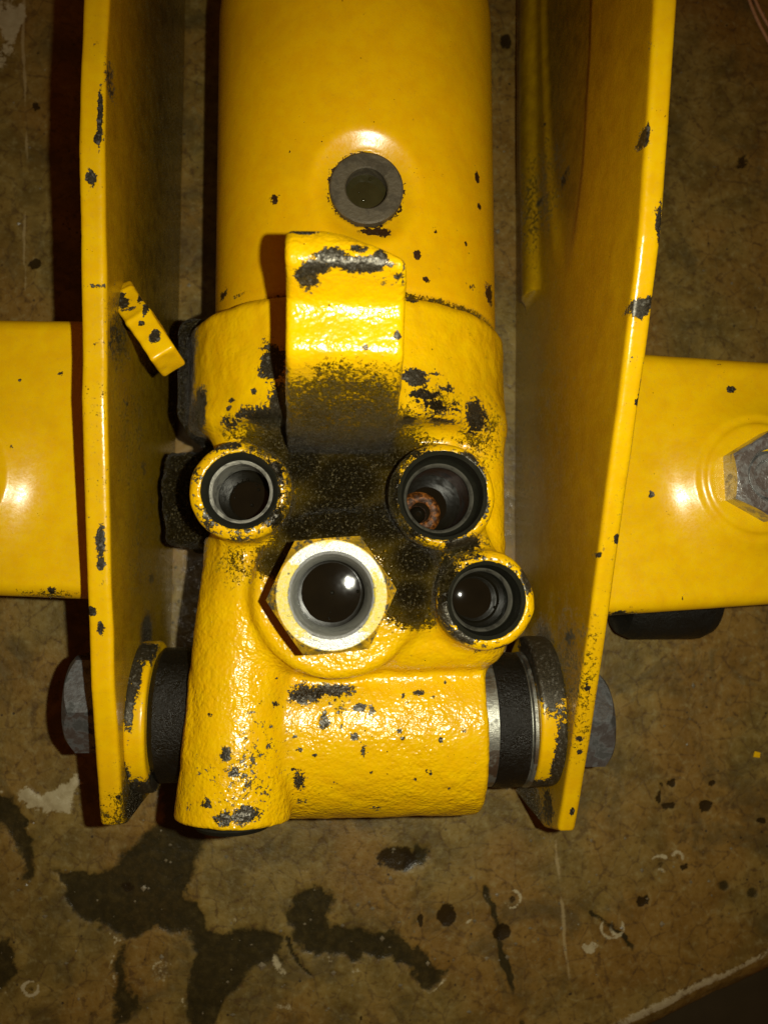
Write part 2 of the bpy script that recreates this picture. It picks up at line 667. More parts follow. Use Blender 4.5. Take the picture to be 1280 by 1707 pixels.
def mat_bench():
    n = NT('worn_brown_bench_laminate')
    bare, pale, hole, scr = n.attr('bare'), n.attr('pale'), n.attr('hole'), n.attr('scratch')
    n0 = n.noise(0.22, 3, 0.5)
    n1 = n.noise(0.9, 6, 0.62, 0.4)
    n2 = n.noise(4.0, 5, 0.68, 0.2, off=3.3)
    n3 = n.noise(15, 3, 0.7, off=8.8)
    ve = n.voro(1.3, 'DISTANCE_TO_EDGE')
    c = n.mix(n.ramp(n1, 0.30, 0.70), (0.100, 0.066, 0.012), (0.220, 0.150, 0.034))
    c = n.mix(n.math('MULTIPLY', n.ramp(n0, 0.42, 0.60), 0.5), c, (0.20, 0.092, 0.011))
    c = n.mix(n.math('MULTIPLY', n.ramp(n2, 0.52, 0.72), 0.45), c, (0.27, 0.225, 0.085))
    c = n.mix(n.math('MULTIPLY', n.ramp(n2, 0.47, 0.33), 0.6), c, (0.075, 0.040, 0.014))
    c = n.mix(n.math('MULTIPLY', n.ramp(n.noise(0.45, 6, 0.7, 0.6, off=31.0), 0.50, 0.66), 0.62), c, (0.062, 0.046, 0.014))
    vein = n.math('MULTIPLY', n.ramp(n.math('ADD', ve, n.math('MULTIPLY', n.math('SUBTRACT', n2, 0.5), 0.25)), 0.035, 0.0), 0.45)
    c = n.mix(vein, c, (0.06, 0.034, 0.014))
    dots = n.math('MULTIPLY', n.ramp(n.voro(2.6), 0.13, 0.08), n.ramp(n.noise(0.7, 3, 0.6, off=14.0), 0.50, 0.58))
    c = n.mix(n.math('MULTIPLY', dots, 0.85), c, (0.022, 0.014, 0.008))
    c = n.mix(n.ramp(n3, 0.66, 0.76, 0.0, 0.6), c, (0.045, 0.026, 0.012))
    c = n.mix(n.math('MULTIPLY', n.ramp(n.math('ADD', scr, n.math('MULTIPLY', n3, 0.5)), 0.7, 1.0), 0.6), c, (0.36, 0.28, 0.13))
    nn = n.math('ADD', n.math('MULTIPLY', n2, 0.5), n.math('MULTIPLY', n3, 0.3))
    bm = n.ramp(n.math('ADD', bare, n.math('SUBTRACT', nn, 0.4)), 0.36, 0.64)
    c = n.mix(n.math('MULTIPLY', bm, n.ramp(n2, 0.35, 0.7, 1.0, 0.86)), c, n.mix(n1, (0.012, 0.011, 0.004), (0.034, 0.027, 0.010)))
    pm = n.ramp(n.math('ADD', pale, n.math('MULTIPLY', n.math('SUBTRACT', nn, 0.4), 1.6)), 0.42, 0.62)
    c = n.mix(n.math('MULTIPLY', pm, 0.9), c, n.mix(n2, (0.27, 0.22, 0.11), (0.50, 0.44, 0.27)))
    hm = n.ramp(n.math('ADD', hole, n.math('SUBTRACT', nn, 0.4)), 0.45, 0.6)
    c = n.mix(n.math('MULTIPLY', hm, 0.92), c, (0.014, 0.009, 0.003))
    r = n.fmix(n.math('MAXIMUM', bm, hm), n.ramp(n2, 0.3, 0.7, 0.32, 0.58), 0.26)
    c = n.mix(n.ramp(n.noise(26, 2, .8, off=61.0), 0.70, 0.76, 0.0, 0.5), c, (0.33, 0.27, 0.15))
    h = n.math('ADD', n.math('MULTIPLY', n1, 0.6), n.math('ADD', n.math('MULTIPLY', n2, 0.35), n.math('MULTIPLY', n3, 0.12)))
    return n.done(c, r, 0.0, n.bump(h, 0.10, 0.6), 0.4)


M_BENCH = mat_bench()


def mat_plain(name, a, b, rough, sc_=2.0):
    n = NT(name)
    x = n.noise(sc_, 5, 0.6)
    return n.done(n.mix(x, a, b), rough, 0.0, n.bump(x, 0.05, 0.5))


M_FLOOR = mat_plain('dark_workshop_floor', (0.012, 0.010, 0.007), (0.03, 0.026, 0.02), 0.7, 0.05)
M_GREY = mat_plain('dirty_grey_plastic', (0.035, 0.032, 0.016), (0.07, 0.062, 0.032), 0.5, 0.8)

# ------------------------------------------------------------------ bench and floor
fm = make_mesh('floor', [(-300, -300, -75), (300, -300, -75), (300, 300, -75), (-300, 300, -75)], [(0, 1, 2, 3)], M_FLOOR, smooth=False)
tag(obj('floor', fm), kind='structure')


def axis(lo, a, b, hi, h):
    return np.concatenate([np.linspace(lo, a, 24)[:-1], np.arange(a, b, h), np.linspace(b, hi, 24)])


def segd(u, v, pts):
    d = np.full(u.shape, 1e9)
    for (a, b), (c, e) in zip(pts[:-1], pts[1:]):
        ex, ey = c - a, e - b
        t = np.clip(((u - a) * ex + (v - b) * ey) / (ex * ex + ey * ey + 1e-9), 0, 1)
        d = np.minimum(d, np.hypot(u - a - ex * t, v - b - ey * t))
    return d


def build_bench():
    xs = axis(-60, -12.5, 16.5, 60, 0.065)
    ys = axis(-60, -16, 20, 70, 0.065)
    X, Y = np.meshgrid(xs, ys, indexing='ij')
    p = np.stack([X.ravel(), Y.ravel(), np.zeros(X.size)], 1)
    u, v = proj(p)
    wob = (fbm(p, 0.5, 3, 5) - .5) * 60 + (fbm(p, 2.0, 3, 6) - .5) * 26
    wob2 = (fbm(p, 0.6, 3, 15) - .5) * 60 + (fbm(p, 2.4, 3, 16) - .5) * 22
    fine = (fbm(p, 6.0, 3, 71) - .5) * 16
    uw, vw = u + wob + fine, v + wob2 - fine
    bare = np.zeros(len(p))
    pale = np.zeros(len(p))
    hole = np.zeros(len(p))
    scr = np.zeros(len(p))

    def poly_soft(pts, s):
        d = d_poly(uw, vw, pts)
        return np.clip(0.5 - d / s, 0, 1), d
    for pts in ([(95, 1440), (165, 1435), (205, 1400), (260, 1350), (255, 1270), (345, 1250), (340, 1390), (322, 1430), (318, 1475), (330, 1520), (345, 1545),
                 (395, 1550), (440, 1540), (480, 1545), (480, 1590), (440, 1610), (400, 1660), (360, 1720), (300, 1730), (320, 1660), (335, 1600), (310, 1565), (250, 1548),
                 (205, 1560), (170, 1540), (110, 1505)],
                [(480, 1500), (520, 1482), (560, 1500), (550, 1540), (620, 1560), (680, 1570), (735, 1610), (720, 1640), (650, 1610), (560, 1600), (520, 1590), (490, 1560)],
                [(185, 1560), (200, 1560), (205, 1640), (225, 1690), (185, 1700), (190, 1620)],
                [(-20, 1310), (35, 1350), (55, 1380), (45, 1470), (20, 1480), (25, 1400), (-20, 1370)],
                [(-40, 1560), (20, 1570), (40, 1600), (15, 1640), (-40, 1640)],
                [(655, 1420), (690, 1410), (715, 1425), (700, 1445), (665, 1445)]):
        m, d = poly_soft(pts, 34)
        m = m * np.clip(.62 + fbm(p, .9, 4, 94) * .6, 0, 1)
        bare = np.maximum(bare, m)
        e = np.exp(-((d - 6) / 5.0) ** 2) * np.clip(fbm(p, 1.1, 3, 31) * 2.6 - 1.05, 0, 1)
        pale = np.maximum(pale, 0.66 * e)
    # long dark cracks
    for pts, wd in (([(815, 1480), (835, 1540), (845, 1600), (862, 1660), (870, 1720)], 7), ([(980, 1520), (1030, 1560), (1075, 1610)], 5),
                    ([(10, 1340), (45, 1372)], 8), ([(480, 1560), (500, 1605), (515, 1625)], 4)):
        bare = np.maximum(bare, np.clip(1.1 - segd(uw * .4 + u * .6, vw * .4 + v * .6, pts) / wd * .6, 0, 1) * np.clip(.1 + fbm(p, .9, 3, 95) * 1.25, 0, 1))
    # pale scratches and knocks
    for pts, wd, st in (([(925, 1400), (930, 1460), (940, 1560), (950, 1640)], 3, .9), ([(905, 1410), (960, 1480), (1040, 1560), (1100, 1630)], 3, .6),
                        ([(41, -20), (43, 300), (44, 540)], 2.5, 1.0), ([(800, 1460), (870, 1478), (920, 1478)], 5, .6),
                        ([(1150, 540), (1180, 330), (1140, 270)], 2, .5), ([(820, 1590), (770, 1500)], 3, .35), ([(600, 1440), (690, 1380), (740, 1300)], 3, .6),
                        ([(1105, 1530), (1110, 1590)], 8, .6)):
        scr = np.maximum(scr, st * np.clip(1.2 - segd(u + wob * .18, v + wob2 * .18, pts) / wd * .5, 0, 1) * np.clip(fbm(p, .8, 3, 93) * 2.2 - .45, .15, .9))
    for (a, b, r1, r2, st) in ((60, 1335, 24, 18, 1), (100, 1330, 36, 22, 1), (130, 1312, 22, 18, 1), (20, 40, 30, 40, .95), (8, 90, 22, 18, .6),
                               (1108, 1440, 16, 10, .5), (700, 1370, 20, 16, .5), (400, 1532, 12, 10, .6), (1015, 1560, 8, 18, .7), (990, 1575, 9, 7, .7),
                               (275, 1625, 40, 26, .42), (470, 1600, 16, 22, .6), (600, 1625, 20, 10, .5), (480, 1690, 22, 16, .5), (780, 1523, 9, 5, .7)):
        pale = np.maximum(pale, st * np.clip(1.4 - np.hypot((uw - a) / r1, (vw - b) / r2), 0, 1))
    for (a, b, r) in ((1100, 1440, 15), (1128, 1428, 9), (153, 1690, 15), (52, 1648, 14), (855, 1498, 14), (1020, 1545, 20)):
        d = np.hypot(u - a + wob * .1, v - b + wob2 * .1)
        d = d + (fbm(p, 1.5, 3, 91) - .5) * 9
        pale = np.maximum(pale, np.exp(-((d - r) / 4.2) ** 2) * np.clip(fbm(p, 1.6, 3, 92) * 2.4 - .62, 0, .8))
        hole = np.maximum(hole, .55 * np.clip(1.3 - d / r, 0, 1))
    for (a, b, r1, r2) in ((1110, 1342, 12, 8), (1095, 1330, 4, 14), (1115, 1304, 7, 6), (1174, 1342, 10, 9), (1098, 1306, 6, 6), (1075, 1501, 9, 8), (743, 1525, 12, 16),
                           (704, 1535, 5, 10), (1140, 1442, 10, 6), (840, 1552, 12, 12), (660, 1430, 30, 18), (1184, 1304, 5, 5), (1270, 1370, 8, 6), (1240, 270, 14, 12), (210, 1478, 16, 8),
                           (840, 70, 10, 14), (60, 180, 8, 8), (60, 440, 8, 6), (600, 1700, 5, 5)):
        hole = np.maximum(hole, np.clip(1.35 - np.hypot((u + wob * .22 + fine * .7 - a) / r1, (v + wob2 * .22 - fine * .7 - b) / r2) * .7, 0, 1) * (.62 + .38 * math.sin(a * 1.7 + b) ** 2))
    for (a, b) in ((1205, 1476), (1253, 1489)):
        d = np.hypot(u - a, v - b)
        bare = np.maximum(bare, .62 * np.clip(1.5 - d / 12, 0, 1))
    # board edge, lower right corner
    A, B = P(1095, 1672, 0), P(1290, 1577, 0)
    t_ = (B - A)[:2]
    t_ = t_ / np.linalg.norm(t_)
    nrm = np.array([t_[1], -t_[0]])
    if nrm[1] > 0:
        nrm = -nrm
    dist = (p[:, :2] - A[:2]) @ nrm + (fbm(p, 1.2, 3, 44) - .5) * 0.12
    z = (fbm(p, 0.5, 4, 2) - .5) * 0.05 - 0.035 * np.clip((bare - .3) * 2.5, 0, 1) + 0.10 * np.clip(pale - .4, 0, .6) * (np.hypot(u - 95, v - 1328) < 75) \
        - 0.04 * np.clip(hole - .4, 0, 1)
    EDG = 0.85
    dd = np.clip(dist, 0, EDG)
    z = np.where(dist > 0, z - 0.55 * (dd / EDG) ** 1.6, z)
    over = np.maximum(dist - EDG, 0)
    p[:, :2] -= nrm * np.maximum(dist - EDG, 0)[:, None] * 0.998
    z = z - np.minimum(over * 1.5, 3.0)
    p[:, 2] = z
    pale = np.maximum(pale, np.where((dist > -0.25) & (dist < 0.3), (.35 + .5 * fbm(p, 1.4, 3, 97)) * np.exp(-((dist - .12) / (.10 + .32 * fbm(p, .7, 3, 98))) ** 2), 0))
    nx, ny = len(xs), len(ys)
    i, j = np.meshgrid(np.arange(nx - 1), np.arange(ny - 1), indexing='ij')
    a = (i * ny + j).ravel()
    q = np.stack([a, a + ny, a + ny + 1, a + 1], 1)
    keep = (over.reshape(nx, ny)[:-1, :-1].ravel() < 3.0)
    q = q[keep]
    used = np.unique(q)
    rm = np.full(len(p), -1)
    rm[used] = np.arange(len(used))
    me = make_mesh('bench_top', p[used], rm[q], M_BENCH,
                   {'bare': bare[used], 'pale': pale[used], 'hole': hole[used], 'scratch': scr[used]})
    o = obj('bench_top', me)
    tag(o, kind='structure')


build_bench()

# ------------------------------------------------------------------ hydraulic pump
TANK = dict(x=0.77, z=4.45, r=3.74)
NUT = P(553, 992, 9.0)
BOS = [  # u, v, rim height, outer radius, bore radius, inner radius, bottom
    dict(c=P(400, 818, 7.9), ro=1.14, rb=0.78, ri=0.66, zo=6.4),
    dict(c=P(738, 826, 8.0), ro=1.20, rb=0.93, ri=0.74, zo=6.0),
    dict(c=P(811, 1001, 7.9), ro=1.13, rb=0.80, ri=0.66, zo=6.7)]
YS = P(590, 484, 8.4)[1]                 # seam between reservoir and casting
BZ, BR = 4.0, 2.42                       # pivot barrel: axis height, radius
BY = P(500, 1203, BZ)[1]

hp = []
for (v_, z_) in ((756, 6.9), (735, 7.9), (700, 9.0), (660, 9.9), (630, 10.45), (610, 10.75), (595, 10.9), (582, 10.98), (565, 11.01), (542, 11.02), (522, 11.05), (508, 11.1), (498, 11.18), (480, 11.42),
                 (460, 11.70), (446, 11.86), (434, 11.94), (420, 11.97), (402, 11.94), (386, 11.78)):
    q_ = P(575, v_, z_)
    hp.append((q_[1], q_[2]))
tipy = hp[-1][0]
HOOK2D = chaikin(hp, 1) + [np.array(x) for x in ((tipy + .05, 11.45), (tipy - .05, 11.0), (tipy - .5, 10.95), (tipy - 1.2, 10.6), (tipy - 1.7, 10.0),
                                                   (tipy - 1.95, 9.0), (tipy - 1.9, 7.8), (tipy - 1.6, 6.6), (hp[0][0], 6.2))]
HXL, HXR = P(476, 480, 11.6)[0], P(679, 480, 11.6)[0]
HBL, HBR = P(476, 730, 8.0)[0], P(657, 730, 8.0)[0]


def d_hook(p):
    d2 = d_poly(p[:, 1], p[:, 2], HOOK2D)
    t = np.clip((p[:, 2] - 7.5) / 4.0, 0, 1)
    l, r = HBL + (HXL - HBL) * t, HBR + (HXR - HBR) * t
    # right upper corner is rounder
    cut = np.maximum((p[:, 0] - (r - .55)) * .5 + (p[:, 1] - (tipy - .28)), -9) * .8
    h = np.abs(p[:, 0] - (l + r) / 2) - (r - l) / 2
    d = d_ext(d2, h, 0.13)
    return smax(d, cut, 0.25)


def f_cast(p):
    x, y, z = p[:, 0], p[:, 1], p[:, 2]
    d = d_box(p, (-2.75, -2.3, 1.2), (4.42, 4.4, 6.75), 0.75)
    # collar that takes the reservoir
    ang = 4.18 + 0.12 * np.clip((y - 4) / 2, 0, 1)
    col = d_cyl(p, (0.52, 4.22), 1, 4.2, 3.55, YS, 0.28)
    d = smin(d, col, 0.7)
    d = smin(d, d_box(p, (-3.95, 3.9, 0.6), (1, YS + .5, 5.0), 0.45), 0.25)
    d = smin(d, d_box(p, (2, 2.5, .6), (4.45, YS, 5.5), 0.5), 0.4)
    # dark lug on the side
    lg = d_box(p, (P(268, 800, 4.2)[0], P(300, 912, 4.2)[1], 1.5), (-2, P(300, 752, 4.2)[1], 4.2), 0.35)
    lg = lg + (fbm(p, 1.6, 3, 77) - .5) * .45
    d = smin(d, lg, 0.25)
    # pivot barrel
    d = smin(d, d_cyl(p, (BY, BZ), 0, BR, -3.28, 3.92, 0.14), 0.4)
    # piston sleeve on top of it
    a0, a1 = P(414, 900, 5.35), P(389, 1364, 5.85)
    cone = d_cone(p, a0, a1, 1.06, 1.37)
    d = smin(d, cone, 0.18)
    # pad below the fitting, and its neck over to the right-hand port
    pad = d_cyl(p, (NUT[0] + .12, NUT[1] - .02), 2, 1.98, 4, 7.1, 0.22)
    b = BOS[2]['c']
    neck = d_box(p, (NUT[0] + .6, NUT[1] - 1.0, 4), (b[0] - .2, NUT[1] + 2.2, 7.0), 0.4)
    d = smin(d, smin(pad, neck, 0.5), 0.28)
    for B in BOS:
        c = B['c']
        d = smin(d, d_cyl(p, (c[0], c[1]), 2, B['ro'], 4.5, c[2], 0.22), 0.30)
    c0, c1, c2 = (B['c'] for B in BOS)
    d = smin(d, d_cyl(p, ((c1[0] + c2[0]) / 2 + .1, (c1[1] + c2[1]) / 2), 2, 0.62, 4.5, 7.45, .2), 0.35)
    # hook root
    hk = smax(d_hook(p) + 0.06, z - 8.4, 0.3)
    d = smin(d, hk, 0.38)
    # rough casting skin
    d = d + (fbm(p, 1.3, 2, 3) - .5) * 0.07 + (vnoise(p, 5.0, 9) - .5) * 0.022
    # machined holes
    for B in BOS:
        c = B['c']
        d = np.maximum(d, -d_cyl(p, (c[0], c[1]), 2, B['rb'] + 0.07, 4.8, 10, 0))
    d = np.maximum(d, z - 8.75)
    # front of the sleeve: plug hole
    return d


V, Q = nets(f_cast, (-5.2, -7.6, 0.3), (5.3, 8.2, 9.2), 0.062)
Z7 = 7.0
wear_c = [(692, 628, 8.2, 20, 12, 1), (735, 640, 8.2, 22, 8, .5), (705, 660, 8, 26, 9, .7), (730, 680, 7.9, 34, 7, .66), (745, 700, 7.8, 40, 8, .64), (800, 695, 7.4, 24, 34, .8), (695, 690, 7.6, 22, 10, .7), (715, 715, 7.6, 30, 8, .62),
          (450, 600, 8.3, 22, 26, 1), (440, 570, 8.3, 12, 20, .7), (405, 688, 7.8, 26, 14, .72), (440, 705, 7.6, 22, 24, .85), (375, 705, 7.4, 22, 14, .7), (330, 680, 6.6, 14, 34, .9),
          (470, 690, 7.8, 20, 45, .95), (690, 492, 8.4, 12, 7, .9), (815, 500, 6.6, 20, 14, .6), (345, 492, 6.8, 30, 12, .8),
          (372, 745, 7.7, 50, 12, .62), (332, 790, 7.6, 12, 30, .6), (458, 800, 7.9, 20, 45, .72), (450, 860, 7.8, 30, 25, .7), (352, 870, 7.8, 16, 22, .62), (400, 900, 7.6, 40, 10, .55),
          (775, 770, 8, 20, 14, .95), (800, 800, 8, 12, 30, .72), (808, 845, 8, 10, 22, .62), (655, 820, 7.9, 16, 48, .75), (680, 888, 7.8, 38, 16, .66), (770, 905, 7.7, 34, 14, .9),
          (690, 760, 7.7, 40, 14, .7), (735, 735, 7.7, 40, 10, .35), (880, 960, 7.8, 12, 28, .85), (745, 1010, 7.8, 16, 45, .85), (770, 1060, 7.8, 26, 14, .8), (740, 950, 7.8, 18, 34, .85),
          (830, 1078, 7.4, 14, 8, .9), (790, 930, 7.8, 40, 10, .55), (862, 1020, 7.9, 10, 30, .45),
          (510, 1160, 6.4, 26, 14, .85), (555, 1152, 6.4, 32, 9, .85), (500, 1150, 6.5, 12, 18, .8), (600, 1180, 6.4, 9, 6, .9), (700, 1157, 6.4, 10, 5, .8), (540, 1200, 6.4, 10, 16, .7),
          (620, 1185, 6.4, 7, 9, .6), (500, 1290, 5.8, 11, 20, .9), (500, 1325, 5.4, 14, 8, .7), (606, 1248, 6.2, 8, 12, .62), (590, 1225, 6.2, 7, 6, .8), (665, 1215, 6.2, 5, 4, .8),
          (625, 1340, 5.2, 12, 6, .6), (690, 1292, 5.8, 4, 3, .9), (560, 1297, 5.8, 7, 6, .65), (770, 1215, 6.2, 5, 6, .6), (792, 1080, 6.6, 8, 14, .6),
          (378, 1256, 6.9, 8, 10, .85), (390, 1285, 6.9, 12, 7, .75), (410, 1352, 6.8, 20, 12, .98), (378, 1357, 6.8, 14, 10, .98), (350, 1332, 6.6, 14, 9, .8), (325, 1335, 6.2, 8, 12, .85), (312, 1340, 5.8, 5, 12, .8),
          (395, 1310, 6.9, 14, 14, .5), (350, 1190, 6.8, 5, 4, .7), (460, 1175, 6.6, 6, 5, .7), (430, 1240, 6.7, 50, 80, .39), (400, 1300, 6.9, 80, 60, .42), (560, 1180, 6.4, 70, 30, .38), (300, 1250, 4.5, 10, 60, .5)]
grime_c = [(575, 800, Z7, 88, 62, 1), (560, 860, Z7, 85, 55, 1), (505, 770, Z7, 50, 50, 1), (640, 870, Z7, 62, 48, 1), (690, 930, Z7, 50, 45, 1), (685, 990, Z7, 45, 40, .95), (690, 1025, Z7, 34, 20, .8),
           (640, 760, Z7, 70, 40, .9), (460, 935, Z7, 36, 26, .8), (500, 880, Z7, 40, 34, 1), (480, 815, Z7, 30, 50, .62), (610, 740, 7.4, 80, 50, .95), (460, 740, 7.2, 50, 40, .9), (735, 965, 7.4, 40, 40, .78),
           (322, 700, 6.0, 26, 40, .8), (390, 722, 7.2, 40, 14, .5), (300, 840, 4.2, 50, 105, 1.3), (300, 760, 4.4, 60, 50, 1.2), (310, 600, 4.6, 24, 110, 1.3), (312, 520, 4.6, 24, 40, 1.2),
           (720, 680, 7.7, 60, 40, .45), (800, 720, 6.8, 50, 60, .45), (760, 915, 7.2, 50, 24, .7), (520, 1160, 6.4, 50, 14, .4), (850, 590, 4.0, 26, 30, .9), (390, 940, 7, 50, 40, .42),
           (400, 770, 7.9, 70, 30, .35), (480, 1180, 6.2, 10, 120, .28)]
for _k in range(34):
    _t = RNG.uniform(0, 1)
    wear_c.append((672 + 95 * RNG.uniform(0, 1), 615 + 115 * _t, 8.3 - .6 * _t, RNG.uniform(5, 17), RNG.uniform(2.2, 4.0), RNG.uniform(.55, .95)))
for _k in range(16):
    wear_c.append((RNG.uniform(330, 470), RNG.uniform(655, 725), 7.6, RNG.uniform(3, 10), RNG.uniform(2.5, 6), RNG.uniform(.55, .95)))
for _k in range(40):
    _y = RNG.uniform(1120, 1360)
    wear_c.append((RNG.uniform(310, 790), _y, 6.3, RNG.uniform(2.2, 4.5), RNG.uniform(2.2, 4.5), RNG.uniform(.55, .9)))
wc, gc = spots(V, wear_c), spots(V, grime_c)
for B_, lv in zip(BOS, (.45, .40, .42)):
    c_ = B_['c']
    r_ = np.hypot(V[:, 0] - c_[0], V[:, 1] - c_[1])
    side_ = .06 * ((V[:, 0] - c_[0]) / B_['ro']) * (1 if lv > .44 else -1)
    wc = np.where((r_ < B_['ro'] - .06) & (V[:, 2] > c_[2] - .3), np.maximum(wc, lv + side_ + .05 * (B_['ro'] - .3 - r_)), wc)
wc = np.maximum(wc, np.where(V[:, 2] < 3.2, 0.45, 0))
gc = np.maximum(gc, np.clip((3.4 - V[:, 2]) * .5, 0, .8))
hidden = V[:, 1] > YS - 0.06
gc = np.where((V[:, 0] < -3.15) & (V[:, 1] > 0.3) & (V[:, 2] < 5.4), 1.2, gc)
pump = empty('hydraulic_pump', (0.5, 0, 0))
tag(pump, 'yellow cast hydraulic pump with open oily ports lying between the two side plates', 'hydraulic pump')
obj('casting', make_mesh('casting', V, Q, M_CAST, {'wear': wc, 'grime': gc, 'rough': np.interp(V[:, 1], [-3, -1, 1.5, 3.5], [1, .9, .7, .35])}), pump)


# hook
def f_hook(p):
    d = d_hook(p)
    d = np.maximum(d, 6.5 - p[:, 2])
    return d + (vnoise(p, 3.2, 5) - .5) * 0.03


V, Q = nets(f_hook, (HXL - .5, hp[0][0] - .5, 6.3), (HXR + .5, tipy + .6, 12.6), 0.05)
wh = spots(V, [(552, 424, 12.1, 28, 14, .95), (600, 433, 12.1, 50, 10, .98), (636, 424, 12.1, 14, 18, .85), (512, 458, 11.9, 20, 16, .98), (530, 440, 12, 22, 9, .9), (600, 408, 12.1, 20, 10, .7), (505, 383, 11.9, 22, 5, .9),
               (655, 395, 12, 26, 8, .55), (672, 450, 11.8, 5, 40, .5), (664, 455, 11.9, 8, 8, .6), (662, 560, 11, 6, 7, .8), (610, 578, 11, 6, 5, .7), (480, 470, 11.8, 4, 30, .4), (640, 460, 11.9, 30, 6, .5)])
vp = proj(V)[1]
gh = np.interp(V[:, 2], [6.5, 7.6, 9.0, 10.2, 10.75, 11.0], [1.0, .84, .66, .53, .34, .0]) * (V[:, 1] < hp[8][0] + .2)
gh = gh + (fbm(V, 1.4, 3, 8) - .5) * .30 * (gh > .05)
obj('hook', make_mesh('hook', V, Q, M_CAST, {'wear': wh, 'grime': np.clip(gh, 0, 1.1), 'rough': np.full(len(V), .75)}), pump)

# reservoir: a turned cylinder along y with a raised filler neck, grid in angle and length
NB = P(611, 313, TANK['z'] + TANK['r'] - .14)


def build_tank():
    na, nl = 260, 330
    A = np.linspace(0, 2 * np.pi, na, endpoint=False)
    L = np.concatenate([np.linspace(YS - .4, YS + .3, 30)[:-1], np.linspace(YS + .3, 24, nl)])
    ysh, ytop = P(590, 75, TANK['z'])[1], P(590, 0, TANK['z'])[1]
    R = TANK['r'] - 0.10 * np.exp(-((L - YS) / .12) ** 2)
    tq = np.clip((L - ysh) / (ytop - ysh), 0, None)
    R = np.where(tq > 0, TANK['r'] * np.sqrt(np.clip(1 - (tq * .33) ** 2, 0.0, 1)), R)
    R = np.maximum(R, 0.02)
    a, l = np.meshgrid(A, L, indexing='ij')
    r = np.broadcast_to(R, a.shape).copy()
    x = TANK['x'] + r * np.sin(a)
    z = TANK['z'] + r * np.cos(a)
    d = np.hypot((x - NB[0]), (l - NB[1]) * .92)
    up = np.cos(a) > 0
    tt = np.clip((d - 0.80) / 0.56, 0, 1)
    mound = np.where(up, -0.25 * (1 - tt * tt * (3 - 2 * tt)), 0)
    mound = np.where(up & (d < 0.80), -0.9, mound)
    r2 = r + mound
    x = TANK['x'] + r2 * np.sin(a)
    z = TANK['z'] + r2 * np.cos(a)
    v = np.stack([x.ravel(), l.ravel(), z.ravel()], 1)
    m = len(L)
    i, j = np.meshgrid(np.arange(na), np.arange(m - 1), indexing='ij')
    i2 = (i + 1) % na
    q = np.stack([(i * m + j).ravel(), (i * m + j + 1).ravel(), (i2 * m + j + 1).ravel(), (i2 * m + j).ravel()], 1)
    ws = [(455, 317, 8, 9, 7, .95), (456, 324, 8, 5, 6, .9), (797, 292, 6.9, 5, 9, .98), (800, 342, 6.8, 4, 6, .9), (725, 388, 7.7, 3, 3, .9), (776, 406, 7.2, 3, 4, .9), (695, 427, 7.9, 6, 8, .9), (710, 466, 7.9, 6, 5, .8),
          (625, 380, 8.2, 24, 7, .95), (640, 382, 8.2, 12, 9, .95), (405, 268, 7.5, 3, 4, .9), (482, 245, 8, 2, 2, .9), (600, 250, 8.3, 30, 5, .35), (355, 485, 6.4, 22, 10, .9), (385, 483, 7.2, 40, 4, .6), (815, 490, 6.2, 14, 20, .7),
          (780, 480, 7, 40, 8, .4), (360, 330, 6, 5, 10, .5), (350, 450, 5, 10, 30, .5)]
    w = spots(v, ws)
    w = np.maximum(w, np.where((np.abs(np.hypot(v[:, 0] - NB[0], v[:, 1] - NB[1]) - .87) < .07) & (v[:, 2] > 6), .47, 0))
    g = np.zeros(len(v))
    g = np.maximum(g, .55 * np.clip(1.3 - np.abs(v[:, 1] - YS) / .16, 0, 1))
    g = np.maximum(g, np.clip(1.15 - np.hypot(v[:, 0] - NB[0], v[:, 1] - NB[1]) / .9 * .9, 0, .45) * (v[:, 2] > 6))
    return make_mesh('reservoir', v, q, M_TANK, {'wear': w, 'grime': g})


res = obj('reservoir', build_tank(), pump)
nz = TANK['z'] + TANK['r'] - 0.12
v, f = lathe([(0.85, nz - .6), (0.85, nz - .03), (0.81, nz), (0.51, nz), (0.48, nz - .03), (0.48, nz - 1.3)], 96)
v = v + np.array([NB[0], NB[1], 0])
nk = obj('filler_neck', make_mesh('filler_neck', v, f, mat_steel('bare_neck_steel', (0.100, 0.082, 0.050), 0.42, 9, 0.03, dirt=(0.035, 0.026, 0.012), dirtamt=.8, metal=.2), None, True, 35), res)


def oil(name, c, r, z, dome, parent, seg=48, glint_bubbles=()):
    n = 10
    prof = [(r * (1 - i / n), z + dome * (1 - (1 - i / n) ** 2)) for i in range(n + 1)]
    prof[-1] = (0.0, prof[-1][1])
    v, f = lathe(prof, seg)
    v = v + np.array([c[0], c[1], 0])
    base = len(v)
    vs = [v]
    for (bx, by, br) in glint_bubbles:  # small domes on the oil, some added only for extra flash dots
        pr = [(br * math.cos(t), br * math.sin(t)) for t in np.linspace(-.3, math.pi / 2 - .001, 7)]
        pr[-1] = (0.0, br)
        bv, bf = lathe(pr, 16)
        bv = bv + np.array([c[0] + bx, c[1] + by, z + dome * .6])
        f = f + [tuple(k + base for k in q) for q in bf]
        base += len(bv)
        vs.append(bv)
    return obj(name, make_mesh(name, np.concatenate(vs), f, M_OIL, None, True), parent)


ok_ = oil('oil', NB, 0.49, nz - .34, 0.03, nk, glint_bubbles=[(-.05, -.16, .05), (.1, .36, .04), (-.16, .02, .025)])
ok_.data.materials.clear()
nn_ = NT('murky_olive_oil')
ok_.data.materials.append(nn_.done(nn_.mix(nn_.noise(2.5, 3, .6), (0.016, 0.013, 0.004), (0.040, 0.034, 0.012)), 0.08, 0.0, nn_.bump(nn_.noise(3, 2, .5), .03, .4), .5))

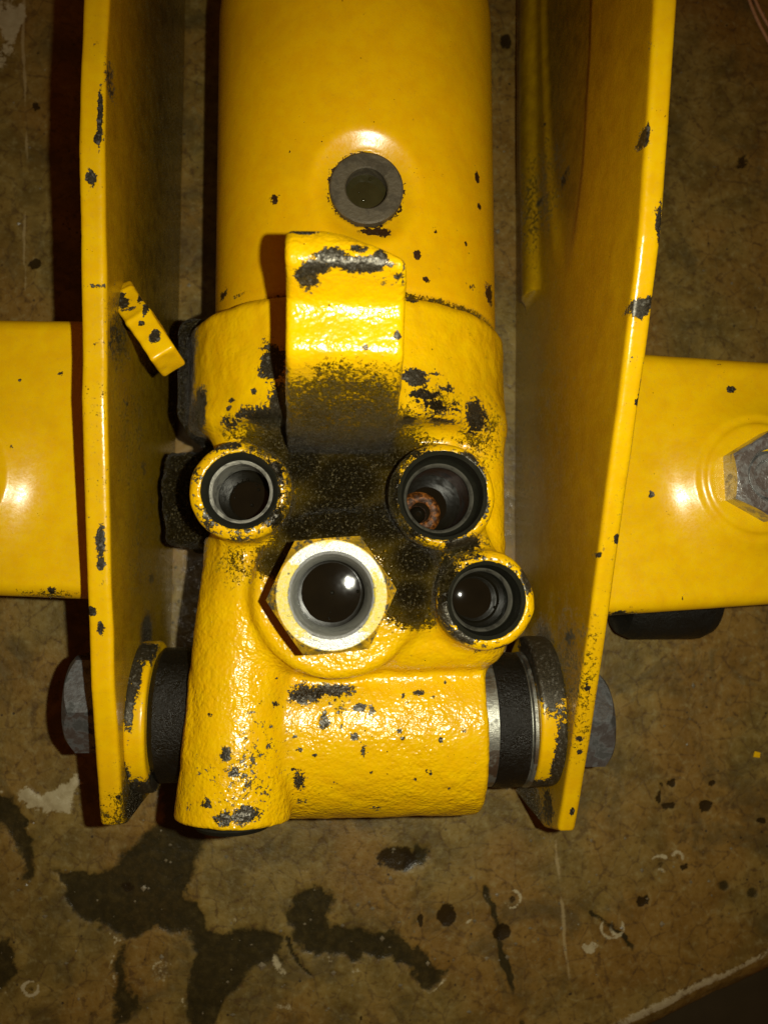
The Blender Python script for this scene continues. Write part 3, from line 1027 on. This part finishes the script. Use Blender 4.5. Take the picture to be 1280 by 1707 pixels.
# ports
for i, B in enumerate(BOS):
    c, rb, ri, zo, zr = B['c'], B['rb'], B['ri'], B['zo'], B['c'][2]
    prof = [(rb + .11, zr - .25), (rb + .11, zr - .02), (rb + .07, zr + .012), (rb, zr - .05), (rb - .02, zr - .45), (rb - .05, zr - .55), (ri + .10, zr - .62)]
    if i == 0:
        prof = [(rb + .10, zr - .25), (rb + .10, zr - .03), (rb + .06, zr + .010), (rb, zr - .05), (rb - .04, zr - .14), (rb - .06, zr - .20), (ri, zr - .26)]
        prof = prof[:-1] + [(ri + .05, zr - .24)]
    else:
        prof += [(ri + .08, zr - .66), (ri + .03, zr - .70), (ri + .035, zr - .85), (ri, zr - .95), (ri - .01, zo - .6)]
    v, f = lathe(prof, 96)
    ecc = (vnoise(v, 3.0, 4 + i) - .5) * .02
    v[:, 0] += ecc
    v = v + np.array([c[0], c[1], 0])
    po = obj('port', make_mesh('port', v, f, M_DARKBORE, None, True, 40), pump)
    if i == 0:
        tv, tf = lathe([(ri + .06, zr - .225), (ri + .02, zr - .25)] + [(ri + (.015 if k % 2 else -.02), zr - .30 - .10 * k) for k in range(12)] + [(ri - .02, zo - .5)], 96)
    else:
        tv, tf = lathe([(ri + .075, zr - .652), (ri + .02, zr - .69), (ri - .005, zr - .78)], 96)
    obj('thread' if i == 0 else 'seat_ring', make_mesh('thread', tv + np.array([c[0], c[1], 0]), tf, M_BORE if i == 0 else M_RING, None, True, 40), po)
    if i == 0:
        bl = [(.30 * math.cos(a), .12 + .30 * math.sin(a), .025 + .015 * (k % 3 == 0)) for k, a in enumerate(np.linspace(.2, 3.6, 9))] + [(.14, -.2, .045)]
        oil('oil', c, ri, zo, 0.03, po, glint_bubbles=bl)
    elif i == 1:
        oil('oil', c, ri, zo + .0, 0.05, po)
        rv, rf = lathe([(ri - .012, zr - .82), (ri - .02, zr - 1.3), (ri - .03, zo - .2)], 64)
        obj('rusty_wall', make_mesh('rusty_wall', rv + np.array([c[0], c[1], 0]), rf, mat_steel('brown_oily_wall', (0.07, 0.028, 0.008), .35, 5, .03, dirtamt=.9, metal=0, spec=.3), None, True), po)
        bx, by = c[0] - .30, c[1] - .24
        v, f = lathe([(.56, zo - .25), (.54, zo + .02), (.44, zo + .10), (.27, zo + .14), (.22, zo - .2)], 40)
        obj('valve_seat', make_mesh('valve_seat', v + np.array([bx, by, 0]), f, M_RUST, None, True), po)
        pr = [(.23 * math.cos(t), .23 * math.sin(t)) for t in np.linspace(-.6, math.pi / 2, 12)]
        pr[-1] = (0.0, .23)
        v, f = lathe(pr, 32)
        obj('valve_ball', make_mesh('valve_ball', v + np.array([bx - .08, by - .06, zo + .14]), f, M_OIL, None, True), po)
    else:
        oil('oil', c, ri, zo, 0.06, po, glint_bubbles=[(.42, -.2, .04), (.5, -.1, .03)])

# hexagonal fitting
HZ0, HZ1 = 6.95, 9.0
v, f = hexprism(2.39, HZ1 - HZ0, bore=0.86, seg=144, rot=math.radians(94.5))
v[:, 2] += HZ0
ext, ef = lathe([(0.86, HZ1 - .06), (0.84, HZ1 - .15), (0.76, HZ1 - 1.05), (0.755, HZ1 - 1.35), (0.75, HZ0 - .4)], 144)
aw = np.arctan2(v[:, 1], v[:, 0])
rr = np.hypot(v[:, 0], v[:, 1])
wear_hex = np.where((rr > 2.39 / 2 * .97 - .012), .80, 0.0)
wear_hex = np.maximum(wear_hex, .34 * np.clip(np.cos(aw - math.radians(185)), 0, 1) ** 1.5 + .32 * np.clip(np.cos(aw + math.radians(15)), 0, 1) ** 2)
wear_hex = np.where(rr < .89, -.3, wear_hex)
hx = obj('hex_fitting', make_mesh('hex_fitting', v + np.array([NUT[0], NUT[1], 0]), f, M_FIT, {'wear': wear_hex}, True, 20), pump)
obj('bore', make_mesh('bore', ext + np.array([NUT[0], NUT[1], 0]), ef, mat_steel('ground_bore_steel', (0.46, 0.47, 0.42), 0.4, 10, 0.012, dirtamt=.35, metal=.15), None, True, 40), hx)
oil('oil', NUT, 0.80, 7.5, 0.02, hx, glint_bubbles=[(.02, .02, .05), (.6, .05, .04), (-.05, -.55, .03), (-.02, -.42, .02)])  # domes added so the oil mirrors a second flash dot

# plug in the end of the piston sleeve
pe = P(389, 1366, 5.6)
v, f = lathe([(0.0, .20), (.55, .20), (.66, .16), (.90, .13), (1.0, .02), (1.02, -.5)], 48)
v = to_y(v) + np.array([pe[0], pe[1], pe[2]])
obj('end_plug', make_mesh('end_plug', v, f, M_DARKBORE, None, True, 30), pump)

# bushings either side of the barrel
LP_X, RP_X = -4.85, 5.92                # inner faces of the side plates near the pivot
v, f = lathe([(1.3, -3.1), (1.92, -3.1), (1.92, -3.42), (1.86, -3.52), (1.86, -4.22), (1.74, -4.36), (1.2, -4.36)], 96)
v = to_x(v) * np.array([1, .93, .93]) + np.array([0, BY + .25, BZ])
obj('bushing', make_mesh('bushing', v, f, M_RUB, None, True, 35), pump)
v, f = lathe([(1.2, 3.7), (1.74, 3.7), (1.74, 4.30), (1.70, 4.34), (1.70, 5.16), (1.78, 5.2), (1.78, 5.28), (1.2, 5.28)][::-1], 96)
v = to_x(v) + np.array([0, BY, BZ])
br = obj('bushing', make_mesh('bushing', v, f, M_BUSH, None, True, 35), pump)
v, f = lathe([(1.70, 4.30), (1.755, 4.32), (1.775, 4.7), (1.76, 5.10), (1.70, 5.14)][::-1], 96)
v = to_x(v) + np.array([0, BY, BZ])
obj('seal', make_mesh('seal', v, f, M_RUB, None, True, 35), br)

# ------------------------------------------------------------------ side plates


def plate(side, rim, xa, xb, thick, end, wl, gl, label):
    """side -1 left, +1 right; rim: inner top edge in the photograph; inner face runs from X=xa at Y=-7 to xb at Y=18"""
    def X0(y):
        return xa + (xb - xa) * (y + 7) / 25.0
    pr = []
    for (u_, v_) in rim:
        y = 0.0
        for _ in range(12):
            q = PX(u_, v_, X0(y))
            y = q[1]
        pr.append((q[1], q[2]))
    top = (pr[0][0] + 14, pr[0][1] + (pr[0][1] - pr[1][1]) * .5)
    prof = [top] + pr
    if end is None:
        yl, zl = pr[-1]
        end = [(yl - .12, zl - .5), (yl - .02, .06)]
    poly = prof + [np.array(e) for e in end] + [(top[0], 0.06)]
    ymin = min(p_[0] for p_ in poly) - .3
    ymax = P(640, -70, 0.5)[1]
    zmax = max(p_[1] for p_ in poly[1:]) + .9

    def f(p):
        y, z = p[:, 1], p[:, 2]
        lx = (p[:, 0] - X0(y)) * side          # 0 inner face, +thick outer face
        d2 = d_poly(y, z, poly)
        h = np.abs(lx - thick / 2) - thick / 2
        d = d_ext(d2, h, 0.10)
        # pressed slot on the inner face
        e = (np.hypot((y - 19.0) / 10.3, (z - 5.75) / 2.35) - 1) * 2.2
        gro = np.maximum(e, -(lx - 0.16) * -1.0 if False else lx - 0.16)
        if side > 0:
            d = smax(d, -smax(e, lx - 0.12, 0.25), 0.25)
        # ridge of weld under the slot
        rd = np.sqrt((lx + 0.02) ** 2 + ((z - 2.3 - .25 * np.sin(y * .3)) * .42) ** 2) - 0.30
        rd = np.maximum(rd, 8.4 - y)
        if side > 0:
            d = smin(d, rd, 0.2)
        return d + (fbm(p, 0.8, 2, 6) - .5) * 0.03
    xs = sorted((X0(ymin) - .35 * side, X0(ymin) + (thick + .2) * side, X0(ymax) - .35 * side, X0(ymax) + (thick + .2) * side))
    V, Q = nets(f, (xs[0], ymin, -.12), (xs[-1], ymax, zmax), 0.068)
    def on(lst):
        out = []
        for q in lst:
            y_ = 0.0
            for _ in range(10):
                h_ = PX(q[0], q[1], X0(y_))
                y_ = h_[1]
            zr_ = np.interp(-h_[1], [-a[0] for a in prof], [a[1] for a in prof])
            out.append((q[0], q[1], min(h_[2], zr_)) + tuple(q[3:]))
        return out
    w, g = spots(V, on(wl)), spots(V, on(gl))
    face = (V[:, 0] - X0(V[:, 1])) * side < .06
    edge = d_poly(V[:, 1], V[:, 2], poly) > -.13
    w = np.maximum(w, np.where(edge, .20 + .16 * (fbm(V, .9, 3, 55) - .4), 0))
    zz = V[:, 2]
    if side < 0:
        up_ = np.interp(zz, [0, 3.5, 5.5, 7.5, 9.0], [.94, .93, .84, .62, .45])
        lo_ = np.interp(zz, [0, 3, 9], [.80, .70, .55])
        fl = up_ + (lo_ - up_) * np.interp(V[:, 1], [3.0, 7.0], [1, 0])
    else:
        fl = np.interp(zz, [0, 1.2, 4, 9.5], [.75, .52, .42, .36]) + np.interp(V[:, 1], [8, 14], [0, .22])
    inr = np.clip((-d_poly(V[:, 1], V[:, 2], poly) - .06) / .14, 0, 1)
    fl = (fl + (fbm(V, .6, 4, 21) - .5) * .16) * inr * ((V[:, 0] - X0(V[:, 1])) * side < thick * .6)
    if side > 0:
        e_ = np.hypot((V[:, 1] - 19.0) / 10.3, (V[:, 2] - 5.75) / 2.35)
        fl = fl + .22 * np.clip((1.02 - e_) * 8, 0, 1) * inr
    return make_mesh('side_plate', V, Q, M_PAINT, {'wear': w, 'grime': g, 'film': np.clip(fl, 0, .95)}), X0


def disc(side, xin, xout, r, wl, gl):
    """welded boss disc around the pivot on the inner face of a plate"""
    def f(p):
        d = d_cyl(p, (BY + .22, BZ), 0, r, min(xin, xout), max(xin, xout), 0.09)
        return np.maximum(d, -(np.hypot(p[:, 1] - BY - .22, p[:, 2] - BZ) - 1.25)) + (vnoise(p, 2, 3) - .5) * .03
    V, Q = nets(f, (min(xin, xout) - .2, BY - r - .2, BZ - r - .2), (max(xin, xout) + .2, BY + r + .2, BZ + r + .2), 0.055)
    return make_mesh('boss_disc', V, Q, M_PAINT, {'wear': spots(V, wl), 'grime': spots(V, gl)})


# left
rimL = [(181, 0), (176, 105), (173, 246), (176, 422), (178, 600), (177, 661), (181, 822), (185, 984), (188, 1050), (190, 1148), (197, 1246), (203, 1345), (206, 1374)]
qe = None
wlL = [(167, 195, 9, 4, 42, .95), (163, 232, 9, 5, 8, .95), (155, 300, 9, 8, 12, .9), (160, 70, 9, 4, 7, .6), (160, 478, 9, 20, 6, .5), (168, 905, 8.5, 6, 24, .9), (168, 940, 8.5, 5, 10, .9), (152, 1019, 8.4, 7, 7, .98), (168, 1048, 8.3, 6, 10, .85),
       (155, 1140, 8.2, 4, 6, .5), (172, 878, 8.6, 6, 6, .6), (158, 575, 9, 10, 5, .5), (192, 570, 8, 8, 50, .52), (190, 490, 8.4, 6, 30, .4), (197, 1329, 7.4, 5, 4, .6), (216, 675, 7, 10, 10, .5), (205, 640, 7.5, 10, 50, .4),
       (240, 780, 5.5, 10, 30, .45), (253, 965, 4.4, 5, 10, .6), (245, 1050, 5.3, 18, 22, .95), (230, 1320, 4, 24, 50, .8), (215, 1345, 6, 20, 20, .7), (185, 135, 8.7, 6, 40, .5)]
glL = [(220, 720, 6.5, 50, 130, .36), (250, 900, 4.5, 40, 160, .36), (225, 1330, 5, 40, 60, .8), (200, 560, 8, 12, 60, .5), (300, 250, 2.5, 60, 320, .34), (245, 1060, 5.3, 30, 30, .9)]
me, X0L = plate(-1, rimL, LP_X, -4.72, 0.53, None, wlL, glL, '')
pl = obj('side_plate', me)
tag(pl, 'left upright yellow plate with a bent stub tab on its inner face', 'side plate', 'upright plates either side of the pump')
wd = [(232, 1075, 5.0, 34, 26, 1), (238, 1300, 4.6, 40, 24, 1), (214, 1120, 5.4, 12, 40, 1), (212, 1270, 5.0, 14, 40, 1), (222, 1290, 4.8, 20, 24, 1), (222, 1120, 6.0, 9, 40, .95), (214, 1170, 6, 8, 40, .9), (218, 1230, 5.6, 9, 12, .5), (215, 1270, 5, 10, 30, .95), (232, 1295, 4.2, 14, 20, .9), (240, 1075, 6, 24, 16, .95), (246, 1215, 5, 5, 30, .5), (250, 1150, 6, 4, 40, .5)]
obj('boss_disc', disc(-1, LP_X + .49, LP_X - .02, 1.93, wd, [(240, 1060, 6, 30, 20, .7), (230, 1310, 4, 30, 30, .8)]), pl)

# bent stub tab on the left plate
ta, tb = P(205, 492, 7.2), P(272, 590, 7.8)


def f_tab(p):
    pts = [np.array((X0L(ta[1]) - .1, ta[1] + .25, ta[2] - .25)), np.array((ta[0], ta[1], ta[2])), np.array((ta[0] * .55 + tb[0] * .45, ta[1] * .55 + tb[1] * .45 + .03, ta[2] * .5 + tb[2] * .5 + .1)), np.array(tb)]
    d = np.full(len(p), 9.0)
    for a, b in zip(pts[:-1], pts[1:]):
        ab = b - a
        L = np.linalg.norm(ab)
        e1 = ab / L
        e2 = np.cross(e1, np.array((0, 0, 1.0)))
        e2 /= np.linalg.norm(e2)
        e3 = np.cross(e1, e2)
        q = p - (a + b) / 2
        s = np.stack([np.abs(q @ e1) - L / 2 - .05, np.abs(q @ e2) - .31, np.abs(q @ e3) - 0.55], 1) + .07
        s[:, 2] = np.abs(q @ e3 - .40) - .5 + .07
        dd = np.linalg.norm(np.maximum(s, 0), axis=1) + np.minimum(s.max(1), 0) - .07
        d = smin(d, dd, .08)
    return d + (vnoise(p, 4, 2) - .5) * .03


lo = np.minimum(ta, tb) - np.array((.9, .5, 1.6))
hi = np.maximum(ta, tb) + np.array((.6, .8, .8))
V, Q = nets(f_tab, lo, hi, 0.045)
wt = spots(V, [(212, 512, 7.3, 9, 14, .8), (224, 520, 7.3, 10, 6, .7), (240, 545, 7.5, 5, 5, .9), (260, 562, 7.7, 8, 11, .9), (235, 500, 7.4, 5, 10, .8), (246, 520, 7.5, 5, 12, .8), (203, 505, 7.2, 12, 14, .9)])
obj('tab', make_mesh('tab', V, Q, M_PAINT, {'wear': wt, 'grime': np.clip((7.2 - V[:, 2]) * 1.4, 0, .8)}), pl)

# right
rimR = [(1092, 0), (1080, 195), (1066, 390), (1041, 600), (1012, 813), (979, 1066), (967, 1148), (953, 1246), (938, 1340), (930, 1385)]
wlR = [(1065, 515, 9.4, 14, 15, 1.0), (1078, 505, 9.4, 10, 8, .9), (1079, 222, 9.7, 4, 16, .9), (1094, 370, 9.5, 5, 24, .95), (1095, 405, 9.5, 5, 8, .8), (1054, 543, 9.4, 6, 6, .5), (1066, 650, 9.2, 4, 22, .8), (1060, 672, 9.2, 5, 6, .9), (1028, 898, 8.7, 6, 7, .9), (1000, 925, 8.6, 4, 5, .8),
       (979, 1146, 7.6, 5, 7, .8), (975, 1205, 7.2, 4, 7, .5), (966, 1232, 7, 5, 5, .9), (967, 1255, 6.8, 4, 6, .8), (956, 1355, 5.6, 4, 7, .9), (978, 1245, 6.9, 3, 6, .6), (1050, 600, 9, 3, 30, .4),
       (933, 297, 4.3, 9, 18, .95), (928, 330, 4.2, 7, 12, .8), (886, 274, 2, 4, 8, .9), (897, 342, 2, 3, 3, .9), (940, 360, 4.5, 4, 8, .7), (912, 195, 3, 3, 5, .9), (1088, 60, 10, 3, 30, .35),
       (950, 1065, 4, 8, 20, .6), (930, 1010, 3.5, 10, 16, .5), (890, 1370, 2, 30, 40, .8), (912, 1340, 3, 16, 40, .6), (870, 1000, 1, 8, 60, .4)]
glR = [(960, 900, 5.5, 70, 220, .2), (880, 1360, 2, 50, 60, .9), (880, 700, 1.2, 30, 300, .3), (945, 1120, 4.5, 40, 120, .42), (905, 1080, 3.5, 50, 40, .7), (900, 330, 2, 50, 120, .4)]
endY = P(850, 1318, 0)[1]
me, X0R = plate(1, rimR, 5.92, 6.38, 0.44, [(P(930, 1396, 4.4)[1] + .02, 3.6), (endY, 0.06)], wlR, glR, '')
prt = obj('side_plate', me)
tag(prt, 'right upright yellow plate with a grey chip on its top edge and a shallow slot', 'side plate', 'upright plates either side of the pump')
wd = [(890, 1075, 5.0, 60, 46, 1), (915, 1120, 5.4, 26, 50, 1), (890, 1120, 5.6, 40, 24, .9), (925, 1250, 5.2, 12, 70, .95), (905, 1300, 4.4, 44, 22, 1), (905, 1090, 6, 26, 45, 1), (915, 1140, 5.8, 16, 40, .95), (922, 1185, 5.6, 8, 20, .7), (922, 1240, 5, 10, 30, .95), (912, 1290, 4.4, 14, 26, 1), (895, 1315, 4, 24, 12, 1), (890, 1065, 6, 30, 20, .8), (885, 1050, 6, 20, 20, .8)]
obj('boss_disc', disc(1, RP_X - .62, RP_X + .05, 1.98, wd, [(890, 1075, 6, 36, 30, .6), (895, 1320, 3.6, 40, 20, .9)]), prt)

# ------------------------------------------------------------------ pivot bolts
for s, xf, uo, lab, rot in ((-1, X0L(BY) - .53, 118, 'dark grey hexagon bolt head on the outside of the left yellow plate', 0.06), (1, X0R(BY) + .44, 1010, 'grey hexagon bolt head on the outside of the right yellow plate', -0.12)):
    xe = P(uo, 1195, BZ + .4)[0]
    root = empty('pivot_bolt', (xf, BY, BZ))
    tag(root, lab, 'bolt', 'bolt heads outside the side plates')
    Lh = 1.35
    v, f = hexprism(2.35, Lh, seg=72, rot=math.pi / 6)
    c_, s_ = math.cos(rot), math.sin(rot)
    v = to_x(v)
    v[:, 0] = v[:, 0] * s + xe - s * Lh
    v[:, 1:] = np.stack([v[:, 1] * c_ - v[:, 2] * s_, v[:, 1] * s_ + v[:, 2] * c_], 1) + np.array([BY + (.62 if s < 0 else -.05), BZ])
    if s < 0:
        f = [q[::-1] for q in f]
    hd = obj('head', make_mesh('head', v, f, M_BOLT, None, True, 20), root)
    x0, x1 = sorted((xf, xe - s * Lh))
    v, f = lathe([(.9, x1), (1.36, x1), (1.40, x1 - .04), (1.40, x0 + .04), (1.36, x0), (.9, x0)][::-1], 64)
    v = to_x(v) + np.array([0, BY + (.5 if s < 0 else .15), BZ])
    obj('washer', make_mesh('washer', v, f, M_DARKBORE, None, True, 30), root)

# ------------------------------------------------------------------ axle arms


def arm(poly, ztop, zbot, boss, wl, gl, name='axle_arm'):
    bx, by, r1, r2 = boss

    def f(p):
        d2 = d_poly(p[:, 0], p[:, 1], poly)
        h = np.abs(p[:, 2] - (ztop + zbot) / 2) - (ztop - zbot) / 2
        d = d_ext(d2, h, 0.42)
        r = np.hypot(p[:, 0] - bx, p[:, 1] - by)
        dome = np.maximum(p[:, 2] - (ztop + .34 - .5 * np.clip(r - r1 + .5, 0, 2)), r - r1 - .5) * .85
        dome = np.maximum(dome, zbot + 1 - p[:, 2])
        d = smin(d, dome, 0.22)
        pad = d_cyl(p, (bx, by), 2, r2, zbot + 1, ztop + .46, .1)
        return smin(d, pad, .12) + (fbm(p, .7, 2, 12) - .5) * .02
    lo = np.array([min(q[0] for q in poly) - .2, min(q[1] for q in poly) - .2, zbot - .2])
    hi = np.array([max(q[0] for q in poly) + .2, max(q[1] for q in poly) + .2, ztop + .8])
    V, Q = nets(f, lo, hi, 0.085)
    return make_mesh(name, V, Q, M_PAINT, {'wear': spots(V, wl), 'grime': spots(V, gl)})


ZA = 5.7


def pxy(u, v, z=ZA - .3):
    q = P(u, v, z)
    return (q[0], q[1])


xl = X0L(3) - .53 + .02
bl_ = P(-120, 790, ZA + .3)
polyL = [(-20, pxy(0, 537)[1]), (xl, pxy(120, 534)[1]), (xl, pxy(140, 1001)[1]), (-12, pxy(0, 980)[1]), (-20, pxy(-60, 972)[1])]
me = arm(polyL, ZA, 2.4, (bl_[0], bl_[1], 2.35, 1.5), [(102, 622, ZA, 3, 4, .9), (25, 748, ZA, 3, 3, .8), (33, 633, ZA, 3, 3, .7), (85, 985, ZA, 6, 6, .8), (40, 1, ZA, 1, 1, 0)], [(85, 992, ZA - .2, 50, 8, .5)])
al = obj('axle_arm', me)
tag(al, 'short yellow box arm outside the left plate, cut by the photo edge', 'axle arm', 'box arms outside the side plates')
v, f = hexprism(1.75, .62, bore=0.62, rot=.3)
ntl = obj('nut', make_mesh('nut', v + np.array([bl_[0], bl_[1], ZA + .44]), f, M_NUT, None, True, 20), al)
v, f = lathe([(.60, -.1), (.60, .52), (.52, .60), (.0, .60)], 40)
obj('stud', make_mesh('stud', v + np.array([bl_[0], bl_[1], ZA + .44]), f, M_NUT, None, True, 30), ntl)

xr = X0R(3) + .44 - .02
bn = P(1276, 795, ZA + .7)
polyR = [(xr, pxy(1070, 584)[1]), (pxy(1280, 604)[0], pxy(1280, 604)[1]), (22, pxy(1500, 628)[1]), (22, pxy(1500, 985)[1]), (pxy(1280, 1008)[0], pxy(1280, 1008)[1]), (xr, pxy(1015, 1030)[1])]
me = arm(polyR, ZA, 2.4, (bn[0], bn[1], 2.15, 1.42), [(1085, 825, ZA, 4, 6, .9), (1217, 650, ZA, 8, 6, .85), (1198, 610, ZA - .1, 7, 4, .6), (1030, 1025, ZA - .3, 14, 6, .9), (1135, 998, ZA, 2, 4, .8), (1050, 1015, ZA, 8, 5, .5), (1225, 940, ZA, 10, 5, .35), (1102, 866, ZA, 2, 2, .9)],
         [(1040, 1026, ZA - .3, 40, 8, .6)])
ar = obj('axle_arm', me)
tag(ar, 'short yellow box arm outside the right plate carrying a zinc nut', 'axle arm', 'box arms outside the side plates')
v, f = hexprism(1.95, .72, bore=0.66, seg=72, rot=0.02)
ntr = obj('nut', make_mesh('nut', v + np.array([bn[0], bn[1], ZA + .44]), f, M_NUT, None, True, 20), ar)
v, f = lathe([(.64, -.1), (.64, .42), (.56, .50), (.44, .5), (.36, .38), (.20, .36), (.0, .40)], 48)
obj('stud', make_mesh('stud', v + np.array([bn[0], bn[1], ZA + .44]), f, M_NUT, None, True, 30), ntr)
# black roller under the arm
ra, rb2 = P(1045, 1045, 2.6), P(1206, 1045, 2.6)
yb = P(1130, 1062, 1.6)[1]
v, f = lathe([(0, ra[0]), (1.0, ra[0]), (1.45, ra[0] + .12), (1.6, ra[0] + .45), (1.6, rb2[0] - .45), (1.45, rb2[0] - .12), (1.0, rb2[0]), (0, rb2[0])][::-1], 64)
v = to_x(v) + np.array([0, yb + 1.55, 1.62])
obj('roller', make_mesh('roller', v, f, mat_rubber('black_roller_rubber', (0.008, 0.008, 0.006), .5), None, True, 30), ar)

# ------------------------------------------------------------------ small loose things
root = empty('copper_wire', P(1265, 20, 0.1))
tag(root, 'two thin copper strands lying on the bench in the top right corner', 'wire')
for pts in ([(1236, -40), (1248, 2), (1262, 36), (1285, 78), (1310, 130)], [(1244, -40), (1258, 2), (1272, 30), (1292, 62), (1320, 110)]):
    c = chaikin([P(a, b, .14) for a, b in pts], 2)
    v, f = tube(c, 0.055, 8)
    obj('strand', make_mesh('strand', v, f, M_COP, None, True), root)

v = np.array([(-.11, -.06, .05), (.1, -.09, .05), (.13, .07, .06), (-.05, .12, .05), (-.11, -.06, .02), (.1, -.09, .02), (.13, .07, .03), (-.05, .12, .02)]) + P(1259, 1258, 0.03)
fl_ = [(0, 1, 2, 3), (7, 6, 5, 4), (0, 4, 5, 1), (1, 5, 6, 2), (2, 6, 7, 3), (3, 7, 4, 0)]
tag(obj('paint_flake', make_mesh('paint_flake', v, fl_, M_PAINT, {'wear': np.zeros(8), 'grime': np.zeros(8)}, False)),
    'tiny yellow paint flake lying on the bare bench near the right photo edge', 'paint flake')

# grit and swarf scattered over the bench
gv, gf = [], []
for k in range(420):
    gu, gvv = RNG.uniform(-60, 1340), RNG.uniform(-40, 1740)
    if k % 2:
        gu, gvv = RNG.normal(560, 420), RNG.normal(1520, 110)
    c = P(gu, gvv, 0.02)
    if (c[0] > 11 and c[1] < -11) or (c[1] - (-13.2) < (c[0] - 8.2) * .49 and c[0] > 8):
        continue
    r = abs(RNG.normal(0, .028)) + .018
    b0 = len(gv)
    for dx, dy, dz in ((1, 0, 0), (-1, 0, 0), (0, 1, 0), (0, -1, 0), (0, 0, 1), (0, 0, -.6)):
        gv.append((c[0] + dx * r * RNG.uniform(.5, 1.6), c[1] + dy * r * RNG.uniform(.5, 1.6), c[2] + dz * r * RNG.uniform(.5, 1.0)))
    gf += [tuple(b0 + i for i in t) for t in ((0, 2, 4), (2, 1, 4), (1, 3, 4), (3, 0, 4), (2, 0, 5), (1, 2, 5), (3, 1, 5), (0, 3, 5))]
tag(obj('grit', make_mesh('grit', gv, gf, mat_plain('dark_and_pale_grit', (0.012, 0.010, 0.006), (0.34, 0.28, 0.17), 0.35, 0.9), None, False)), 'fine grit and metal crumbs scattered over the brown bench top', 'grit', kind='stuff')

# grey tub seen past the bench edge
tc = P(1190, 1760, -14)
v, f = lathe([(4.6, -20), (5.4, -.2), (5.55, 0), (5.35, .1), (5.2, -.3), (4.9, -.7), (0, -.7)], 64)
tag(obj('tub', make_mesh('tub', v + np.array([tc[0], tc[1], -14]), f, M_GREY, None, True, 30)),
    'dirty grey tub standing below the bench edge in the bottom right corner', 'tub')
